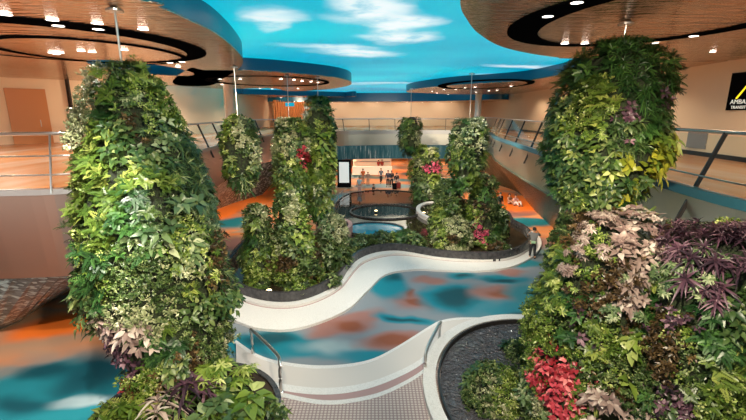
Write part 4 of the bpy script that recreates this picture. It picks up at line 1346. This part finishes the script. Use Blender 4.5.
# separate plants in the near left bed
for px, py, zz, sp, s, n, st, lab, nm, mm in [
        (216, 372, 1.05, 'umbrella', 1.35, 12, .55, 'bright green umbrella plant right of the tall column foot', 'umbrella_plant', None),
        (252, 372, .95, 'umbrella', 1.1, 8, .45, 'smaller bright umbrella plant by the left handrail', 'umbrella_plant', None),
        (198, 390, .95, 'purple', 1.2, 3, .25, 'dark purple cordyline at the foot of the tall column', 'cordyline', None),
        (262, 400, .8, 'lime_big', 1.2, 7, .3, 'broad yellow-green leaved plant at the corner of the steps', 'leafy_plant', None),
        (168, 402, .9, 'purple', 1.0, 2, .2, 'green and mauve striped cordyline in front of the tall column', 'cordyline', LM['mauve']),
        (178, 398, .9, 'lance', 1.5, 3, .2, 'long green strap leaves standing before the tall column', 'strap_leaf_plant', None),
        (225, 413, .9, 'mauve', 1.15, 6, .25, 'pale mauve leaved plant at the bottom left corner of the bed', 'leafy_plant', LM['silver']),
        (128, 408, .8, 'fern', 1.2, 5, .2, 'light fern at the left edge of the raised bed', 'fern', None),
        (108, 414, .7, 'lime', 1.5, 10, .2, 'small-leaved lime clump beside the light fern', 'leafy_plant', None),
        (148, 412, .8, 'umbrella', 1.2, 6, .3, 'umbrella plant between the light fern and the cordylines', 'umbrella_plant', LM['fern']),
        (240, 390, .8, 'broad', 1.3, 8, .3, 'dark broad-leaved plant between the two umbrella plants', 'leafy_plant', None),
        (205, 414, .9, 'lance', 1.2, 3, .2, 'grassy plant at the bottom of the bed below the cordyline', 'strap_leaf_plant', LM['fern']),
        (282, 412, .65, 'small', 1.6, 14, .25, 'small leaved clump at the right tip of the bed', 'leafy_plant', None)]:
    zz += .9
    x, y = at(px - (14 if px > 230 else 4), py + 4, zz)
    plant(nm, lab, 'plant', x, y, 1.06, sp, False, s * .95, n + 2, .36, zz - 1.06, m=mm)
x, y = at(126, 386, 1.9)
root = plant('red_flower', 'single red flower at the left foot of the tall column', 'flower', x, y, 1.06, 'red', False, .55, 3, .05, .84)
# tufts of plants growing from the near pond, left of the red patch
for px, py, r, hgt, sp, lab in ((495, 395, .75, 1.3, 'pale', 'pale speckled bush in the near round pond below the red leaves'), (520, 350, .5, .8, 'small', 'small dark bush at the far side of the near round pond'), (545, 405, .8, 1.5, 'silver', 'grey-green bush at the foot of the right plant column')):
    x, y = at(px, py, .6)
    column('round_shrub', lab, 'shrub', x, y, .25, .25 + hgt, [r, r * 1.1, r, r * .55], [(-.4, .2, sp), (.3, .3, 'lime'), (-.5, .6, 'small'), (.3, .7, sp)], scale=1.0, nback=3)


# ------------------------------------------------------------------ people
SKIN = mat('skin', (.50, .28, .19), .5)
HAIR = mat('black_hair', (.012, .010, .010), .5)
EYE_M = mat('eye_dark', (.02, .015, .01), .3)
SHOE = mat('dark_shoe', (.02, .02, .02), .5)


def skin_mesh(name, verts, edges, radii, m, parent, root=0, lv=2):
    me = bpy.data.meshes.new(name)
    me.from_pydata([tuple(v) for v in verts], edges, [])
    tmp = bpy.data.objects.new(name, me)
    COL.objects.link(tmp)
    sk = tmp.modifiers.new('skin', 'SKIN')
    sk.use_smooth_shade = True
    for i, d in enumerate(me.skin_vertices[0].data):
        r = radii[i]
        d.radius = (r, r) if not isinstance(r, tuple) else r
        d.use_root = (i == root)
    sb = tmp.modifiers.new('sub', 'SUBSURF'); sb.levels = lv; sb.render_levels = lv
    bpy.context.view_layer.update()
    me2 = bpy.data.meshes.new_from_object(tmp.evaluated_get(bpy.context.evaluated_depsgraph_get()))
    me2.name = name
    bpy.data.objects.remove(tmp)
    return link_mesh(name, me2, m, parent, local=True)


POSES = {  # knees, ankles, elbows, wrists in metres (x to the person's right is negative x: they face -y)
    'stand': dict(kn=((-.10, -.01, .50), (.10, -.02, .50)), an=((-.11, .02, .08), (.11, .02, .08)), el=((-.24, .02, 1.14), (.24, .02, 1.14)), wr=((-.25, -.06, .90), (.25, -.06, .90))),
    'photo': dict(kn=((-.09, -.03, .50), (.11, .0, .50)), an=((-.12, .02, .08), (.13, .03, .08)), el=((-.33, -.14, 1.26), (.33, -.12, 1.24)), wr=((-.14, -.32, 1.44), (.16, -.32, 1.42))),
    'walk': dict(kn=((-.09, -.18, .52), (.09, .06, .50)), an=((-.10, -.26, .10), (.10, .34, .16)), el=((-.24, .12, 1.15), (.24, -.06, 1.14)), wr=((-.24, .08, .90), (.23, -.22, .96))),
    'sit': dict(kn=((-.13, -.42, .47), (.13, -.42, .47)), an=((-.13, -.46, .08), (.13, -.44, .08)), el=((-.24, -.04, .86), (.24, -.04, .86)), wr=((-.14, -.26, .72), (.14, -.26, .72))),
    'floor': dict(kn=((-.22, -.36, .36), (.22, -.36, .36)), an=((-.12, -.58, .06), (.14, -.60, .06)), el=((-.26, -.10, .38), (.26, -.10, .38)), wr=((-.14, -.34, .36), (.14, -.34, .36))),
}


def person(label, x, y, face, pose, shirt, trousers, hair=HAIR, h=1.72, z=0.0, sleeves='short', group=None, lean=0.0, skirt=False):
    root = empty('person', (x, y, z), label, 'person', group)
    root.rotation_euler = (0, 0, face)
    k = h / 1.72
    root.scale = (k, k, k)
    ps = POSES[pose]
    dz = {'sit': -.44, 'floor': -.80}.get(pose, 0.0)
    T = lambda x_, y_, z_: Vector((x_, y_ - lean * max(z_ - .9, 0), z_ + dz))
    pel, chest, neck, head, crown = T(0, 0, .93), T(0, -.01, 1.28), T(0, 0, 1.46), T(0, -.02, 1.58), T(0, -.01, 1.68)
    V, E, R = [], [], []

    def add(p, r, par=None):
        V.append(Vector(p)); R.append(r)
        if par is not None: E.append((par, len(V) - 1))
        return len(V) - 1
    p0 = add(pel, (.135, .10))
    b1 = add(T(0, 0, 1.10), (.125, .09), p0)
    b2 = add(chest, (.15, .10), b1)
    b3 = add(neck, .052, b2)
    b4 = add(head, (.075, .088), b3)
    b5 = add(crown, (.06, .07), b4)
    add(T(0, -.125, 1.565), .012, b4)       # nose
    add(T(-.082, 0, 1.575), .016, b4); add(T(.082, 0, 1.575), .016, b4)
    for s in (0, 1):
        sg = -1 if s == 0 else 1
        hp = add(T(sg * .09, 0, .88), .085, p0)
        kn = add(Vector(ps['kn'][s]), .058, hp)
        an = add(Vector(ps['an'][s]), .042, kn)
        add(Vector(ps['an'][s]) + Vector((sg * .02, -.14, -.05)), .032, an)
        sh = add(T(sg * .185, 0, 1.37), .055, b2)
        el = add(T(*ps['el'][s]) if pose in ('photo', 'stand', 'walk') else Vector(ps['el'][s]), .040, sh)
        wv = T(*ps['wr'][s]) if pose in ('photo', 'stand', 'walk') else Vector(ps['wr'][s])
        wr = add(wv, .026, el)
        d = (wv - V[el]).normalized()
        pm = add(wv + d * .07, (.036, .020), wr)
        side = d.cross(Vector((0, 0, 1)))
        if side.length < .2: side = Vector((0, 1, 0))
        side.normalize()
        cu = d.cross(side)
        for f in range(4):
            o = (f - 1.5) * .019
            q = add(wv + d * .11 + side * o, .009, pm)
            add(wv + d * (.17 - abs(f - 1.2) * .012) + side * o * 1.1 + cu * .02, .008, q)
        th = add(wv + d * .05 + side * .035 * sg, .010, pm)
        add(wv + d * .10 + side * .05 * sg + cu * .015, .009, th)
    body = skin_mesh('body', V, E, R, SKIN, root)
    # clothes
    V, E, R = [], [], []
    a = add(T(0, 0, .86), (.155, .12)); b = add(T(0, 0, 1.08), (.148, .112), a); c_ = add(chest, (.172, .122), b); add(T(0, 0, 1.42), .075, c_)
    for s in (0, 1):
        sg = -1 if s == 0 else 1
        sh = add(T(sg * .19, 0, 1.365), .074, c_)
        el = T(*ps['el'][s]) if pose in ('photo', 'stand', 'walk') else Vector(ps['el'][s])
        wv = T(*ps['wr'][s]) if pose in ('photo', 'stand', 'walk') else Vector(ps['wr'][s])
        if sleeves == 'short':
            add(V[sh].lerp(el, .75), .060, sh)
        else:
            e_ = add(el, .056, sh); add(el.lerp(wv, .85), .044, e_)
    skin_mesh('shirt', V, E, R, shirt, root)
    V, E, R = [], [], []
    a = add(T(0, 0, .95), (.15, .115)); b = add(T(0, 0, .87), (.152, .12), a)
    for s in (0, 1):
        sg = -1 if s == 0 else 1
        hp = add(T(sg * .095, 0, .82) if pose in ('photo', 'stand', 'walk') else T(sg * .10, -.05, .90), .100, b)
        kn = add(Vector(ps['kn'][s]), .078, hp)
        if not skirt: add(Vector(ps['kn'][s]).lerp(Vector(ps['an'][s]), .88), .062, kn)
    skin_mesh('skirt' if skirt else 'trousers', V, E, R, trousers, root)
    # hair, eyes, shoes
    bm = bmesh.new()
    bmesh.ops.create_uvsphere(bm, u_segments=16, v_segments=10, radius=1)
    for v in list(bm.verts):
        if v.co.z < -.15 and v.co.y < .25 or v.co.z < -.75: bm.verts.remove(v)
    c0 = head + Vector((0, .018, .045))
    for v in bm.verts: v.co = Vector((v.co.x * .098, v.co.y * .112, v.co.z * .098)) + c0
    bm_obj('hair', bm, hair, root, smooth=True, local=True)
    for sg in (-1, 1):
        bm = bmesh.new(); bmesh.ops.create_uvsphere(bm, u_segments=8, v_segments=6, radius=.012)
        bmesh.ops.translate(bm, verts=bm.verts, vec=head + Vector((sg * .032, -.095, .01)))
        bm_obj('eye', bm, EYE_M, root, local=True)
        an = Vector(ps['an'][0 if sg < 0 else 1])
        bm = bmesh.new()
        bmesh.ops.create_uvsphere(bm, u_segments=12, v_segments=8, radius=1)
        for v in bm.verts:
            v.co = Vector((v.co.x * .052, v.co.y * .14, max(v.co.z, -.6) * .055)) + an + Vector((sg * .01, -.06, -.045))
        bm_obj('shoe', bm, SHOE, root, smooth=True, local=True)
    return root


def cloth(n, c): return mat(n, c, .75)


C_GREY, C_BLACK, C_NAVY, C_WHITE = cloth('grey_cloth', (.16, .16, .17)), cloth('black_cloth', (.012, .012, .015)), cloth('navy_cloth', (.02, .03, .06)), cloth('white_cloth', (.72, .74, .76))
C_ORNG, C_TAN, C_PINK, C_BLUE, C_RED = cloth('orange_cloth', (.75, .16, .03)), cloth('tan_cloth', (.35, .22, .16)), cloth('pink_cloth', (.6, .35, .36)), cloth('pale_blue_cloth', (.35, .5, .6)), cloth('red_cloth', (.5, .06, .04))
x, y = at(532, 258.5)
root = person('person in grey T-shirt and black trousers taking a photo by the white kerb', x, y, PI - .35, 'photo', C_GREY, C_BLACK, h=1.74)
bm = bmesh.new()
pts = [(.165 * math.cos(a), .125 * math.sin(a) + .0, .95 + .03 * math.cos(a)) for a in (2 * PI * k / 24 for k in range(24))]
add_tube(bm, pts, .022, closed=True)
add_box(bm, (-.10, .10, .88), (.12, .17, 1.0))
bm_obj('waist_bag', bm, mat('pale_green_bag', (.30, .48, .30), .6), root, local=True)
ph = root.matrix_basis @ Vector((.01, -.44, 1.47))
bm = bmesh.new(); add_box(bm, (ph.x - .08, ph.y - .008, ph.z - .06), (ph.x + .08, ph.y + .008, ph.z + .05), PI - .35)
tag(bm_obj('smartphone', bm, M['black_gloss']), 'dark phone held up by the person in grey T-shirt', 'phone')
for px, py, fc, ps, s_, t_, lab, kw in [
        (499, 214, .3, 'stand', C_BLACK, C_NAVY, 'person standing in dark jacket and jeans beside the right pond cones', dict(sleeves='long')),
        (509, 204, .6, 'floor', C_TAN, C_TAN, 'person in tan seated on the floor by the right wall, left of the pair', {}),
        (515, 205, .4, 'floor', C_PINK, C_WHITE, 'person in pink seated on the floor by the right wall, right of the pair', {}),
        (363, 184, .5, 'stand', C_ORNG, C_TAN, 'person in an orange top standing behind the seated dark figure', {}),
        (359.5, 194, -.4, 'stand', C_BLUE, C_PINK, 'person in pale blue top and pink trousers nearest the pond', {}),
        (368, 185.5, .2, 'stand', C_TAN, C_TAN, 'person in brown coat beside the orange top', dict(sleeves='long', h=1.5)),
        (373.5, 193, 1.2, 'floor', C_BLACK, C_BLACK, 'dark figure seated low at the pond edge', {}),
        (381, 183.5, .1, 'walk', C_GREY, C_BLACK, 'person in grey walking in the middle of the arcade', {}),
        (388, 187, -.3, 'stand', C_NAVY, C_BLACK, 'tall person in navy, left of the three waiting together', dict(sleeves='long', h=1.8)),
        (391.5, 186.5, .4, 'stand', C_BLACK, C_BLACK, 'person in black in the middle of the three waiting together', dict(sleeves='long')),
        (396.5, 188, .2, 'stand', C_BLACK, C_GREY, 'person in a dark jacket, right of the three, behind a suitcase', dict(sleeves='long', h=1.6)),
        (378.5, 173, 2.5, 'walk', C_RED, C_BLACK, 'far person in red walking away near the shops', {}),
        (382, 172.5, .5, 'stand', C_RED, C_TAN, 'far person in red top standing next to the one walking away', {})]:
    x, y = at(px, py)
    person(lab, x, y, fc, ps, s_, t_, group='visitors by the shops' if py < 196 else None, **kw)


def suitcase(label, px, py, m):
    x, y = at(px, py)
    root = empty('suitcase', (x, y, 0), label, 'suitcase', 'suitcases')
    bm = bmesh.new(); add_box(bm, (x - .22, y - .13, .06), (x + .22, y + .13, .70))
    bmesh.ops.bevel(bm, geom=bm.edges[:], offset=.05, segments=2, affect='EDGES'); bm_obj('shell', bm, m, root)
    bm = bmesh.new(); add_tube(bm, [(x - .12, y + .1, .70), (x - .12, y + .1, 1.0), (x + .12, y + .1, 1.0), (x + .12, y + .1, .70)], .015); bm_obj('handle', bm, M['steel'], root)
    for sx in (-.17, .17):
        for sy in (-.08, .08):
            bm = bmesh.new(); add_lathe(bm, [(.03, 0), (.03, .06)], 10, (x + sx, y + sy, 0)); bm_obj('wheel', bm, SHOE, root)


suitcase('dark red suitcase in front of the right of the three waiting people', 398.5, 189, mat('dark_red_shell', (.16, .02, .02), .35))
suitcase('black suitcase between the waiting people', 394.5, 190, M['black_gloss'])
# a rail along the far left edge of the pond
pts = P2((338, 240), (337, 222), (341, 208), (352, 199), (368, 196.5))
pts = catmull(pts, 5, closed=False)
root = empty('path_railing', pts[0], 'thin steel railing between the pale blue path and the pond', 'railing')
for z in (.55, 1.0):
    bm = bmesh.new(); add_tube(bm, [(p.x - .35, p.y, z) for p in pts], .022, 6); bm_obj('bar', bm, M['steel'], root)
for p in resample(pts, 10):
    bm = bmesh.new(); add_tube(bm, [(p.x - .35, p.y, 0), (p.x - .35, p.y, 1.0)], .025, 6); bm_obj('post', bm, M['steel'], root)
